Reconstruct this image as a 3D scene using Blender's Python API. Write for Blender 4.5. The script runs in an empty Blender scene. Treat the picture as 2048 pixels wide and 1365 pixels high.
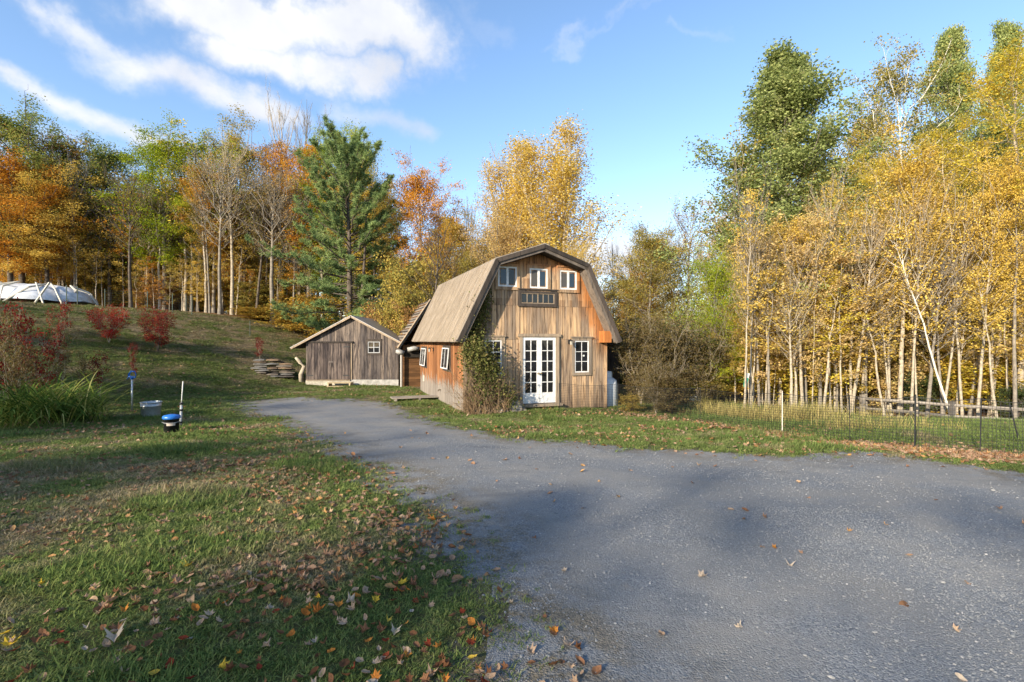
import bpy, math, random
import numpy as np
from mathutils import Vector, Matrix
R = math.radians
random.seed(7)
rng = np.random.default_rng(7)
sc = bpy.context.scene
C = sc.collection

# ------------------------------------------------------------ camera, sky, sun
CAMZ = 2.03
cam_d = bpy.data.cameras.new('camera'); cam = bpy.data.objects.new('camera', cam_d); C.objects.link(cam)
cam.location = (0, 0, CAMZ); cam.rotation_euler = (R(90), 0, 0)
cam_d.lens = 17.578; cam_d.sensor_width = 36; cam_d.clip_start = .05; cam_d.clip_end = 3000
sc.camera = cam
SUN = Vector((-1.27, -1.55, .76)).normalized()
sun_d = bpy.data.lights.new('sun', 'SUN'); sun_d.energy = 4.2; sun_d.angle = R(.55); sun_d.color = (1, .87, .68)
sun = bpy.data.objects.new('sun', sun_d); C.objects.link(sun); sun.rotation_euler = SUN.to_track_quat('Z', 'Y').to_euler()
sc.view_settings.view_transform = 'Standard'; sc.view_settings.look = 'None'
sc.view_settings.exposure = 1.32; sc.view_settings.gamma = 1; sc.view_settings.use_curve_mapping = False
sc.cycles.max_bounces = 6; sc.cycles.diffuse_bounces = 3; sc.cycles.glossy_bounces = 2; sc.cycles.transmission_bounces = 3
sc.cycles.caustics_reflective = False; sc.cycles.caustics_refractive = False

# node helpers
def nd(nt, ty, ins=None, **props):
    n = nt.nodes.new(ty)
    for k, v in props.items(): setattr(n, k, v)
    for k, v in (ins or {}).items():
        if isinstance(v, bpy.types.NodeSocket): nt.links.new(v, n.inputs[k])
        else: n.inputs[k].default_value = v
    return n
def c4(c): return (c[0], c[1], c[2], 1)
def mixc(nt, f, a, b, blend='MIX'):
    a = c4(a) if isinstance(a, tuple) else a; b = c4(b) if isinstance(b, tuple) else b
    return nd(nt, 'ShaderNodeMix', {0: f, 6: a, 7: b}, data_type='RGBA', blend_type=blend).outputs[2]
def mth(nt, op, a, b=0.0, c=0.0, clamp=False):
    return nd(nt, 'ShaderNodeMath', {0: a, 1: b, 2: c}, operation=op, use_clamp=clamp).outputs[0]
def vm(nt, op, a, b=(0, 0, 0), out=0):
    return nd(nt, 'ShaderNodeVectorMath', {0: a, 1: b}, operation=op).outputs[out]
def ramp(nt, f, stops, interp='LINEAR'):
    n = nd(nt, 'ShaderNodeValToRGB', {0: f}); cr = n.color_ramp; cr.interpolation = interp
    while len(cr.elements) < len(stops): cr.elements.new(.5)
    for e, (p, c) in zip(cr.elements, stops): e.position = p; e.color = c4(c) if isinstance(c, tuple) else (c, c, c, 1)
    return n.outputs[0]
def mapr(nt, f, a, b, c=0., d=1., smooth=True):
    return nd(nt, 'ShaderNodeMapRange', {0: f, 1: a, 2: b, 3: c, 4: d}, interpolation_type='SMOOTHSTEP' if smooth else 'LINEAR').outputs[0]
def noise(nt, vec, scale, detail=3, rough=.55, dist=0.):
    return nd(nt, 'ShaderNodeTexNoise', {'Vector': vec, 'Scale': scale, 'Detail': detail, 'Roughness': rough, 'Distortion': dist}).outputs[0]
def vscale(nt, v, s): return vm(nt, 'MULTIPLY', v, s)

world = bpy.data.worlds.new('World'); sc.world = world; world.use_nodes = True
nt = world.node_tree; nt.nodes.clear()
wo = nd(nt, 'ShaderNodeOutputWorld'); bg = nd(nt, 'ShaderNodeBackground', {'Strength': .15}); nt.links.new(bg.outputs[0], wo.inputs[0])
sky = nd(nt, 'ShaderNodeTexSky', sky_type='NISHITA', sun_disc=False, sun_elevation=math.asin(SUN.z),
         sun_rotation=math.atan2(SUN.x, SUN.y) % (2 * math.pi), altitude=300, air_density=1.0, dust_density=.6, ozone_density=1.6)
tc = nd(nt, 'ShaderNodeTexCoord').outputs['Generated']
xyz = nd(nt, 'ShaderNodeSeparateXYZ', {0: tc})
zz = mth(nt, 'MAXIMUM', xyz.outputs[2], .02)
px_ = mth(nt, 'DIVIDE', xyz.outputs[0], zz); py_ = mth(nt, 'DIVIDE', xyz.outputs[1], zz)
P = nd(nt, 'ShaderNodeCombineXYZ', {0: px_, 1: py_}).outputs[0]
wn = nd(nt, 'ShaderNodeTexNoise', {'Vector': tc, 'Scale': 5.0, 'Detail': 6, 'Roughness': .6}).outputs[1]
wn = vm(nt, 'SUBTRACT', wn, (.5, .5, .5))
P2 = vm(nt, 'ADD', P, vscale(nt, wn, (.85, .95, 0)))
def capsule(a, b, r, w=1.):
    ba = (b[0] - a[0], b[1] - a[1], 0); l2 = ba[0] ** 2 + ba[1] ** 2
    pa = vm(nt, 'SUBTRACT', P2, (a[0], a[1], 0))
    h = mth(nt, 'DIVIDE', vm(nt, 'DOT_PRODUCT', pa, ba, 1), l2, clamp=True)
    q = nd(nt, 'ShaderNodeVectorMath', {0: ba, 'Scale': h}, operation='SCALE').outputs[0]
    d = vm(nt, 'LENGTH', vm(nt, 'SUBTRACT', pa, q), out=1)
    return mapr(nt, d, r * 1.45, 0., 0, w)
def skp(px, py): return ((px - 1024) / (682 - py), 1000 / (682 - py))
caps = [(skp(130, 10), skp(260, 110), .15, .8), (skp(260, 110), skp(520, 225), .20, .95), (skp(30, 140), skp(130, 190), .12, .8), (skp(130, 190), skp(300, 280), .15, .8),
        (skp(430, 0), skp(560, 60), .22, .95), (skp(560, 60), skp(790, 60), .24, 1.), (skp(500, 110), skp(680, 150), .20, .9), (skp(700, 215), skp(800, 250), .14, .45),
        (skp(1215, 60), skp(1200, 120), .06, .27), (skp(1160, 100), skp(1300, 40), .04, .18), (skp(1225, 500), skp(1245, 540), .9, .9), (skp(950, 20), skp(1020, 60), .08, .2), (skp(1420, 50), skp(1460, 40), .05, .2),
        (skp(0, 290), skp(130, 270), .25, .35), ((-3.2, -1.6), (1.5, -2.2), .5, .6), ((2.2, -.4), (3.4, .4), .35, .5), ((-3.6, .6), (-2.8, 1.4), .4, .5)]
m = None
for a, b, r, w in caps:
    k = capsule(a, b, r, w); m = k if m is None else mth(nt, 'MAXIMUM', m, k)
det = noise(nt, vscale(nt, tc, (1, 1, 1.5)), 6.0, 9, .6)
cl = mth(nt, 'MULTIPLY', m, mapr(nt, det, .22, .66, .5, 1.15))
cl = mth(nt, 'MINIMUM', mapr(nt, cl, .02, .95), .93)
shade = mapr(nt, noise(nt, tc, 5., 5), .3, .7)
ccol = mixc(nt, shade, (2.1, 2.2, 2.45), (2.95, 2.95, 3.0))
hz = mapr(nt, xyz.outputs[2], .0, .55)
tint = mixc(nt, hz, (.83, .83, .88), (.76, .82, .87))
skyc = mixc(nt, 1.0, sky.outputs[0], tint, 'MULTIPLY')
nt.links.new(mixc(nt, cl, skyc, ccol), bg.inputs[0])

# ------------------------------------------------------------ object helpers
def setp(o, label=None, cat=None, group=None, kind=None):
    if label: o['label'] = label
    if cat: o['category'] = cat
    if group: o['group'] = group
    if kind: o['kind'] = kind
    return o
def empty(name, loc, rz=0, label=None, cat=None, group=None):
    o = bpy.data.objects.new(name, None); C.objects.link(o); o.location = loc; o.rotation_euler = (0, 0, rz); o.empty_display_size = .2
    return setp(o, label, cat, group)
def link(name, me, parent=None, mat=None, loc=None):
    o = bpy.data.objects.new(name, me); C.objects.link(o)
    if parent: o.parent = parent
    if mat and not me.materials: me.materials.append(mat)
    if loc is not None: o.location = loc
    return o
class MB:
    def __init__(s): s.v = []; s.f = []
    def add(s, vs, fs):
        n = len(s.v); s.v += [tuple(p) for p in vs]; s.f += [tuple(i + n for i in f) for f in fs]; return s
    def hexa(s, p): return s.add(p, [(0, 3, 2, 1), (4, 5, 6, 7), (0, 1, 5, 4), (1, 2, 6, 5), (2, 3, 7, 6), (3, 0, 4, 7)])
    def box(s, x0, y0, z0, x1, y1, z1, T=None):
        p = [(x0, y0, z0), (x1, y0, z0), (x1, y1, z0), (x0, y1, z0), (x0, y0, z1), (x1, y0, z1), (x1, y1, z1), (x0, y1, z1)]
        return s.hexa([T(*q) for q in p] if T else p)
    def tube(s, pts, rad, n=8, cap=True, flat=1.):
        pts = [Vector(p) for p in pts]; rad = [rad] * len(pts) if isinstance(rad, (int, float)) else rad; base = len(s.v)
        for i, p in enumerate(pts):
            t = (pts[min(i + 1, len(pts) - 1)] - pts[max(i - 1, 0)]).normalized()
            a = t.cross(Vector((0, 0, 1)) if abs(t.z) < .9 else Vector((0, 1, 0))).normalized(); b = t.cross(a)
            for k in range(n):
                an = 2 * math.pi * k / n; s.v.append(tuple(p + (a * math.cos(an) + b * math.sin(an) * flat) * rad[i]))
        for i in range(len(pts) - 1):
            for k in range(n):
                k2 = (k + 1) % n; s.f.append((base + i * n + k, base + i * n + k2, base + (i + 1) * n + k2, base + (i + 1) * n + k))
        if cap:
            s.f.append(tuple(base + k for k in range(n))[::-1]); s.f.append(tuple(base + (len(pts) - 1) * n + k for k in range(n)))
        return s
    def lathe(s, prof, n=24, c=(0, 0)):
        base = len(s.v)
        for r, z in prof:
            for k in range(n):
                a = 2 * math.pi * k / n; s.v.append((c[0] + r * math.cos(a), c[1] + r * math.sin(a), z))
        for i in range(len(prof) - 1):
            for k in range(n):
                k2 = (k + 1) % n; s.f.append((base + i * n + k, base + i * n + k2, base + (i + 1) * n + k2, base + (i + 1) * n + k))
        return s
    def build(s, name, mat, parent=None, smooth=False, loc=None):
        me = bpy.data.meshes.new(name); me.from_pydata(s.v, [], s.f); me.update()
        if smooth: me.polygons.foreach_set('use_smooth', [True] * len(me.polygons))
        return link(name, me, parent, mat, loc)
def mesh_np(name, V, F, mat=None, rnd=None, smooth=False, extra=None):
    me = bpy.data.meshes.new(name); V = np.asarray(V, np.float32); F = np.asarray(F, np.int32); k = F.shape[1]
    me.vertices.add(len(V)); me.vertices.foreach_set('co', V.ravel())
    me.loops.add(F.size); me.loops.foreach_set('vertex_index', F.ravel())
    me.polygons.add(len(F)); me.polygons.foreach_set('loop_start', np.arange(0, F.size, k, dtype=np.int32))
    me.update(calc_edges=True)
    if smooth: me.polygons.foreach_set('use_smooth', np.ones(len(F), bool))
    if rnd is not None: me.attributes.new('rnd', 'FLOAT', 'FACE').data.foreach_set('value', np.asarray(rnd, np.float32))
    for nm, a in (extra or {}).items(): me.attributes.new(nm, 'FLOAT', 'POINT').data.foreach_set('value', np.asarray(a, np.float32))
    if mat: me.materials.append(mat)
    return me
def newmat(name, rough=.8, spec=.3):
    m = bpy.data.materials.new(name); m.use_nodes = True; nt = m.node_tree
    b = nt.nodes['Principled BSDF']; b.inputs['Roughness'].default_value = rough; b.inputs['Specular IOR Level'].default_value = spec
    return m, nt, b
def plain(name, col, rough=.6, spec=.4, metal=0., var=.12, scale=14.):
    m, nt, b = newmat(name, rough, spec); b.inputs['Metallic'].default_value = metal
    t = nd(nt, 'ShaderNodeTexCoord').outputs['Object']
    f = noise(nt, t, scale, 5, .65)
    c = mixc(nt, mapr(nt, f, .3, .7), tuple(x * (1 - var) for x in col), tuple(min(1, x * (1 + var)) for x in col))
    c = mixc(nt, mapr(nt, noise(nt, t, scale * .35, 6, .7), .55, .8, 0, min(.6, var * 2)), c, (.11, .09, .07))
    nt.links.new(c, b.inputs['Base Color'])
    bp = nd(nt, 'ShaderNodeBump', {'Strength': .15, 'Height': f, 'Distance': .01}); nt.links.new(bp.outputs[0], b.inputs['Normal'])
    return m

# ------------------------------------------------------------ terrain
def ss(a, b, x): t = np.clip((x - a) / (b - a), 0, 1); return t * t * (3 - 2 * t)
def smax(a, b, k): return (a + b + np.sqrt((a - b) ** 2 + k * k)) / 2
def smin(a, b, k): return (a + b - np.sqrt((a - b) ** 2 + k * k)) / 2
def Hf(x, y):
    x = np.asarray(x, float); y = np.asarray(y, float)
    base = .43 - .58 * ss(2, 16, y) - .12 * ss(1, 5, x) * ss(12, 17, y) - .3 * ss(6, 14, x) * ss(11, 18, y)
    q = .45 + .273 * (-x - 11.6) + .133 * (y - 25)
    z = smax(base, smin(q, 4.5, 1.2), .22)
    far = np.clip((np.hypot(x, y) - 60) / 200, 0, 1)
    z = z + .025 * np.sin(x * 1.1 + .5 * y) * np.sin(y * .9 - .3 * x) + .012 * np.sin(3.1 * x + 1) * np.sin(2.7 * y)
    return z * (1 - far) - far * 1.0
def hz1(x, y): return float(Hf(x, y))
def at(px, py):
    d = np.arange(1., 120, .02); x = (px - 1024) / 1000 * d; z = CAMZ + (682.5 - py) / 1000 * d
    i = np.argmax(z < Hf(x, d)); return np.array((x[i], d[i]))
edge_px = [(1052, 1360), (960, 1250), (890, 1130), (850, 1060), (800, 1000), (725, 950), (650, 905), (600, 868), (555, 848), (500, 832), (455, 818), (470, 802), (560, 797), (640, 795),
           (730, 797), (800, 812), (860, 832), (930, 856), (1030, 873), (1150, 884), (1300, 896), (1420, 906), (1560, 908), (1700, 903), (1800, 910), (1900, 922), (2046, 944)]
DRIVE = [at(*p) for p in edge_px]
DRIVE = np.array([(.1, 1.2), (.4, -8)][::-1] + [tuple(p) for p in DRIVE] + [(12, 6.0), (30, 3.5), (60, 3.0), (60, -8)])
def sdist(X, Y):   # >0 inside the driveway
    P = np.stack([X.ravel(), Y.ravel()], 1); best = np.full(len(P), 1e9); inside = np.zeros(len(P), bool)
    for i in range(len(DRIVE)):
        a, b = DRIVE[i], DRIVE[(i + 1) % len(DRIVE)]; ab = b - a
        t = np.clip(((P - a) @ ab) / (ab @ ab), 0, 1); d = np.hypot(*(P - a - t[:, None] * ab).T); best = np.minimum(best, d)
        c = ((a[1] > P[:, 1]) != (b[1] > P[:, 1])) & (P[:, 0] < (b[0] - a[0]) * (P[:, 1] - a[1]) / (b[1] - a[1] + 1e-12) + a[0]); inside ^= c
    return np.where(inside, best, -best).reshape(X.shape)
def wob(x, y): return .16 * np.sin(2.3 * x + 1.7 * np.sin(1.1 * y)) + .12 * np.sin(3.7 * y + 1.3 * x) + .07 * np.sin(8.1 * x - 6.3 * y) + .05 * np.sin(15 * x + 11 * y)
def woods_mask(x, y):   # leaf litter under the trees
    l = ss(-2, 2, y - (36.5 + .12 * (x + 16))) * ss(40, 0, x + 0 * y)
    r = ss(-1, 2, (y - 17.5) + .62 * (x - 9.5)) * ss(6, 9, x)
    return np.clip(l + r, 0, 1)
def axis(segs):
    out = []
    for a, b, st in segs: out += list(np.arange(a, b, st))
    return np.array(out + [segs[-1][1]])
gx = axis([(-900, -200, 100), (-200, -60, 14), (-60, -24, 1.2), (-24, -13, .4), (-13, 12, .11), (12, 26, .4), (26, 60, 1.2), (60, 200, 14), (200, 900, 100)])
gy = axis([(-500, -100, 50), (-100, -10, 5), (-10, 1, .6), (1, 13, .1), (13, 26, .16), (26, 60, .8), (60, 200, 10), (200, 1500, 100)])
GX, GY = np.meshgrid(gx, gy, indexing='ij'); GZ = Hf(GX, GY); SD = sdist(GX, GY) + wob(GX, GY) * ss(0, 3, 3 - np.abs(sdist(GX, GY))) * .9 + .35 * np.sin(GX * 1.9 + GY) * np.sin(GY * 1.3) * ss(9, 14, GY)
nx, ny = GX.shape
idx = np.arange(nx * ny).reshape(nx, ny)
F = np.stack([idx[:-1, :-1], idx[1:, :-1], idx[1:, 1:], idx[:-1, 1:]], -1).reshape(-1, 4)
V = np.stack([GX, GY, GZ], -1).reshape(-1, 3); sdv = SD.ravel(); wm = woods_mask(GX, GY).ravel()
inF = sdv[F].mean(1) > 0

# grass / ground colour shared by soil and blades
def lawn_cols(nt, pos):
    dry = mapr(nt, noise(nt, pos, .7, 5, .65), .47, .66)
    hue = noise(nt, pos, 3.1, 4, .6)
    sp = nd(nt, 'ShaderNodeSeparateXYZ', {0: pos}).outputs
    wst = mth(nt, 'MULTIPLY', mapr(nt, sp[0], -1.2, -4.5), mapr(nt, sp[1], 9.5, 6.5))
    dry = mapr(nt, mth(nt, 'ADD', noise(nt, pos, .7, 5, .65), mth(nt, 'ADD', mth(nt, 'MULTIPLY', wst, .12), mapr(nt, sp[1], 15, 31, 0, .10))), .52, .68)
    return mth(nt, 'MULTIPLY', dry, .92), hue
m_ground, nt, b = newmat('lawn_soil', .95, .1)
pos = nd(nt, 'ShaderNodeNewGeometry').outputs['Position']
dry, hue = lawn_cols(nt, pos)
fine = noise(nt, vscale(nt, pos, (1, 1, .2)), 60, 4, .7)
g = ramp(nt, hue, [(.3, (.035, .048, .016)), (.55, (.07, .085, .028)), (.75, (.12, .115, .045))])
g = mixc(nt, mapr(nt, fine, .3, .7), g, (.10, .10, .035))
s = ramp(nt, fine, [(.3, (.09, .065, .04)), (.7, (.27, .205, .13))])
g = mixc(nt, dry, g, s)
far = mapr(nt, nd(nt, 'ShaderNodeSeparateXYZ', {0: pos}).outputs[1], 10, 34, 0, .6)
g = mixc(nt, mth(nt, 'MULTIPLY', far, mapr(nt, noise(nt, pos, 1.1, 6, .75), .38, .62)), g, (.21, .155, .075))
lit = ramp(nt, noise(nt, pos, 9, 5, .8), [(.3, (.045, .026, .014)), (.5, (.16, .085, .035)), (.7, (.30, .17, .065))])
wat = nd(nt, 'ShaderNodeAttribute', attribute_name='woods').outputs['Fac']
g = mixc(nt, wat, g, lit)
ed = nd(nt, 'ShaderNodeAttribute', attribute_name='drive').outputs['Fac']
ef = mth(nt, 'MULTIPLY', mapr(nt, ed, -.55, .05), mapr(nt, noise(nt, pos, 5, 5, .7), .3, .62))
gr = ramp(nt, nd(nt, 'ShaderNodeTexVoronoi', {'Vector': pos, 'Scale': 50}).outputs['Color'], [(.2, (.06, .06, .06)), (.6, (.15, .145, .135)), (.9, (.28, .26, .23))])
gr = mixc(nt, .45, gr, (.15, .11, .07))
g = mixc(nt, ef, g, gr)
nt.links.new(g, b.inputs['Base Color'])
bp = nd(nt, 'ShaderNodeBump', {'Strength': .9, 'Height': fine, 'Distance': .04}); nt.links.new(bp.outputs[0], b.inputs['Normal'])

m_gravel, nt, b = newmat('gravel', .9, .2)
pos = nd(nt, 'ShaderNodeNewGeometry').outputs['Position']
v1 = nd(nt, 'ShaderNodeTexVoronoi', {'Vector': pos, 'Scale': 88}); v2 = nd(nt, 'ShaderNodeTexVoronoi', {'Vector': pos, 'Scale': 140})
gs = nd(nt, 'ShaderNodeSeparateColor', {0: v1.outputs['Color']}).outputs[0]; gs2 = nd(nt, 'ShaderNodeSeparateColor', {0: v2.outputs['Color']}).outputs[1]
a = ramp(nt, gs, [(0, (.09, .10, .115)), (.45, (.175, .185, .195)), (.8, (.215, .226, .235)), (1, (.28, .28, .275))])
a2 = ramp(nt, gs2, [(0, (.11, .116, .122)), (.6, (.19, .20, .208)), (1, (.25, .25, .25))])
big = noise(nt, pos, .9, 6, .7)
a = mixc(nt, mapr(nt, noise(nt, pos, 4, 4), .4, .6), a, a2)
a = mixc(nt, mapr(nt, big, .42, .66, 0, .6), a, (.25, .235, .21))
a = mixc(nt, mapr(nt, noise(nt, pos, 2.2, 6, .75), .6, .75, 0, .6), a, (.28, .225, .16))
ed = nd(nt, 'ShaderNodeAttribute', attribute_name='drive').outputs['Fac']
wv = mth(nt, 'ADD', ed, mth(nt, 'MULTIPLY', noise(nt, pos, .8, 4, .6), .7))
trk = mth(nt, 'MAXIMUM', mapr(nt, mth(nt, 'ABSOLUTE', mth(nt, 'SUBTRACT', wv, 1.35)), .3, .08), mapr(nt, mth(nt, 'ABSOLUTE', mth(nt, 'SUBTRACT', wv, 2.95)), .34, .08))
a = mixc(nt, mth(nt, 'MULTIPLY', trk, mapr(nt, noise(nt, pos, 1.4, 5, .7), .35, .6, .1, .55)), a, (.235, .225, .205))
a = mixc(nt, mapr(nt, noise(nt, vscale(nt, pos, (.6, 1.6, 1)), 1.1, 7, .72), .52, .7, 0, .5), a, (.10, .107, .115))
ef = mth(nt, 'MULTIPLY', mapr(nt, ed, 1.3, .0), mapr(nt, noise(nt, pos, 3, 6, .75), .38, .62))
a = mixc(nt, ef, a, mixc(nt, mapr(nt, fine if False else noise(nt, pos, 45, 3), .35, .65), (.07, .055, .03), (.21, .165, .10)))
nt.links.new(a, b.inputs['Base Color'])
hgt = mth(nt, 'ADD', v1.outputs['Distance'], mth(nt, 'MULTIPLY', v2.outputs['Distance'], .5))
bp = nd(nt, 'ShaderNodeBump', {'Strength': .55, 'Height': mth(nt, 'MULTIPLY', hgt, -1.), 'Distance': .012}); nt.links.new(bp.outputs[0], b.inputs['Normal'])

def sub_mesh(name, mask, mat):
    f = F[mask]; u, inv = np.unique(f, return_inverse=True)
    me = mesh_np(name, V[u], inv.reshape(f.shape), mat, smooth=True, extra={'drive': sdv[u], 'woods': wm[u]}); return link(name, me)
setp(sub_mesh('ground', ~inF, m_ground), kind='structure')
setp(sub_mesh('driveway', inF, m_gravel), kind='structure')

# ------------------------------------------------------------ wood and building materials
def woodmat(name, c1, c2, dark, kind=None, rough=.85, dk=(.5, .68)):
    m, nt, b = newmat(name, rough, .2)
    t = nd(nt, 'ShaderNodeTexCoord').outputs['Object']; rn = nd(nt, 'ShaderNodeObjectInfo').outputs['Random']
    off = nd(nt, 'ShaderNodeCombineXYZ', {0: mth(nt, 'MULTIPLY', rn, 37.), 1: mth(nt, 'MULTIPLY', rn, 11.), 2: mth(nt, 'MULTIPLY', rn, 53.)}).outputs[0]
    p = vm(nt, 'ADD', t, off)
    st = (1, 1, .05) if kind != 'h' else (.05, .05, 1)
    g1 = noise(nt, vscale(nt, p, st), 26, 5, .65, .4); g2 = noise(nt, vscale(nt, p, (1, 1, .16) if kind != 'h' else (.16, .16, 1)), 7, 5, .65)
    g3 = noise(nt, vscale(nt, p, (1, 1, .35)), 3.2, 4, .6)
    mixf = mth(nt, 'ADD', mth(nt, 'MULTIPLY', g2, .9), mth(nt, 'MULTIPLY', mth(nt, 'SUBTRACT', rn, .5), .26))
    c = mixc(nt, mapr(nt, mixf, .25, .68), c1, c2)
    s = nd(nt, 'ShaderNodeSeparateXYZ', {0: t})
    if kind == 'gable':   # stain kept fresh under the right rake, grey wash lower down
        xr = mth(nt, 'SUBTRACT', mth(nt, 'ADD', 1.59, mth(nt, 'MULTIPLY', mth(nt, 'SUBTRACT', 4.5, s.outputs[2]), .486)), mth(nt, 'ADD', s.outputs[0], 0.))
        o1 = mapr(nt, mth(nt, 'ADD', xr, mth(nt, 'MULTIPLY', mth(nt, 'SUBTRACT', g3, .5), 1.3)), .95, .25)
        o1 = mth(nt, 'MULTIPLY', o1, mapr(nt, s.outputs[2], 1.2, 2.2, 0, .85))
        o2 = mapr(nt, mth(nt, 'ADD', s.outputs[2], mth(nt, 'MULTIPLY', g3, .8)), 4.5, 4.95, 0, .7)
        c = mixc(nt, mth(nt, 'MAXIMUM', o1, o2), c, (.40, .145, .035))
        gs_ = noise(nt, vscale(nt, t, (1, 1, .05)), 5.5, 6, .7)
        for zt_ in (1.95, 3.35, 4.0):   # run-off stains below the joints and sills
            bnd = mth(nt, 'MULTIPLY', mapr(nt, s.outputs[2], zt_ - .9, zt_), mth(nt, 'LESS_THAN', s.outputs[2], zt_ + .02)); c = mixc(nt, mth(nt, 'MULTIPLY', bnd, mapr(nt, gs_, .42, .62, 0, .7)), c, (.15, .075, .035))
        low = mapr(nt, mth(nt, 'ADD', s.outputs[2], mth(nt, 'MULTIPLY', g2, 1.2)), 1.3, .2, 0, .75)
        c = mixc(nt, low, c, (.16, .115, .08))
    if kind == 'side':
        low = mapr(nt, mth(nt, 'ADD', s.outputs[2], mth(nt, 'MULTIPLY', mth(nt, 'SUBTRACT', g3, .5), 1.6)), .75, .45)
        c = mixc(nt, low, c, (.23, .20, .17))
    dm = mth(nt, 'MULTIPLY', mapr(nt, g1, dk[0], dk[1]), mapr(nt, g3, .35, .65, .25, 1.))
    c = mixc(nt, mth(nt, 'MULTIPLY', dm, .92), c, dark)
    sp = nd(nt, 'ShaderNodeTexVoronoi', {'Vector': vscale(nt, p, (1, 1, .5)), 'Scale': 4.5}).outputs['Distance']
    c = mixc(nt, mapr(nt, sp, .10, .03, 0, .75), c, dark)
    br = mth(nt, 'ADD', .86, mth(nt, 'MULTIPLY', rn, .28))
    c = mixc(nt, 1.0, c, nd(nt, 'ShaderNodeCombineColor', {0: br, 1: br, 2: br}).outputs[0], 'MULTIPLY')
    nt.links.new(c, b.inputs['Base Color'])
    bp = nd(nt, 'ShaderNodeBump', {'Strength': .5, 'Height': g1, 'Distance': .006}); nt.links.new(bp.outputs[0], b.inputs['Normal'])
    return m
W_gable = woodmat('barn_siding', (.27, .205, .15), (.52, .345, .195), (.075, .045, .028), 'gable', dk=(.44, .62))
W_side = woodmat('barn_side_siding', (.17, .07, .028), (.30, .135, .055), (.05, .028, .018), 'side')
W_trim = woodmat('weathered_trim', (.20, .165, .13), (.33, .25, .17), (.06, .045, .035))
W_dark = woodmat('dark_trim', (.035, .030, .027), (.075, .06, .05), (.015, .013, .012))
W_rake = woodmat('rake_trim', (.10, .085, .075), (.19, .155, .125), (.03, .026, .022))
W_shed = woodmat('shed_siding', (.085, .073, .07), (.21, .165, .13), (.022, .019, .021), dk=(.38, .56))
W_shedd = woodmat('shed_door_wood', (.065, .05, .048), (.16, .125, .105), (.016, .014, .016), dk=(.36, .54))
W_log = woodmat('brown_clapboard', (.10, .05, .022), (.19, .095, .04), (.03, .018, .01), 'h')
W_grey = woodmat('grey_plank', (.16, .14, .12), (.30, .26, .21), (.05, .04, .035), 'h')
W_rail = woodmat('fence_rail_wood', (.11, .10, .09), (.22, .195, .165), (.05, .04, .035), 'h')
M_white = plain('chalky_white_paint', (.62, .62, .61), .6, .3, var=.12, scale=7)
M_metalroof = None
M_black = plain('black_plastic', (.014, .015, .017), .5)
M_concrete = plain('concrete', (.30, .29, .27), .9, .2, var=.25, scale=6)
M_brass = plain('tarnished_brass', (.16, .12, .06), .35, .5, .8)
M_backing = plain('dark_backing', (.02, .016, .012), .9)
def glassmat(name, col, rough=.04):
    m, nt, b = newmat(name, rough, .5); b.inputs['Base Color'].default_value = c4(col); b.inputs['Coat Weight'].default_value = .0; b.inputs['Coat Roughness'].default_value = .02
    p = nd(nt, 'ShaderNodeTexCoord').outputs['Object']
    bp = nd(nt, 'ShaderNodeBump', {'Strength': .12, 'Height': noise(nt, p, 3, 2), 'Distance': .02}); nt.links.new(bp.outputs[0], b.inputs['Normal'])
    return m
M_glass = glassmat('dark_window_glass', (.012, .013, .015)); M_glassb = glassmat('bluish_window_glass', (.02, .035, .055)); M_screen = glassmat('insect_screen', (.07, .066, .06), .5)
m, nt, b = newmat('brown_metal_roof', .36, .6)
t = nd(nt, 'ShaderNodeTexCoord').outputs['Object']
st = noise(nt, vscale(nt, t, (.35, 3.5, .35)), 3.5, 5, .65)
c = ramp(nt, st, [(.3, (.30, .245, .19)), (.52, (.46, .385, .30)), (.72, (.58, .50, .41))])
nt.links.new(c, b.inputs['Base Color']); b.inputs['Metallic'].default_value = .35; M_metalroof = m

# ------------------------------------------------------------ barn
th = math.atan2(.355, .935)
BO = (.853, 16.1, 0.)
barn = empty('barn', BO, th, 'tall gambrel roofed barn of weathered tan boards with white french doors', 'barn')
RP = [(-2.78, 2.05), (-1.59, 4.5), (0, 5.04), (1.59, 4.5), (2.78, 2.05)]
WH = 2.47
def roofz(x): return float(np.interp(x, [p[0] for p in RP], [p[1] for p in RP]))
def wallpx(px, py, off=0.):     # a pixel of the photograph on the gable plane -> local X, Z
    rx = (px - 1024) / 1000; ox, oy = BO[0] + .355 * off, BO[1] - .935 * off
    s = (rx * oy - ox) / (.935 - rx * .355); d = oy + .355 * s
    return s, CAMZ + (682.5 - py) / 1000 * d
TF = lambda a, b, z: (a, -b, z)             # front wall: along, outward, up
TS = lambda a, b, z: (-WH - b, a, z)        # left side wall
gw = MB(); gp = [(-WH, -.3), (WH, -.3)] + [(x, roofz(x) - .16) for x in (WH, 1.59, 0, -1.59, -WH)]
gw.add([(x, .0, z) for x, z in gp] + [(x, .12, z) for x, z in gp], [tuple(range(7)), tuple(range(13, 6, -1))])
gable = gw.build('gable_wall', M_backing, barn)
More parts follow.
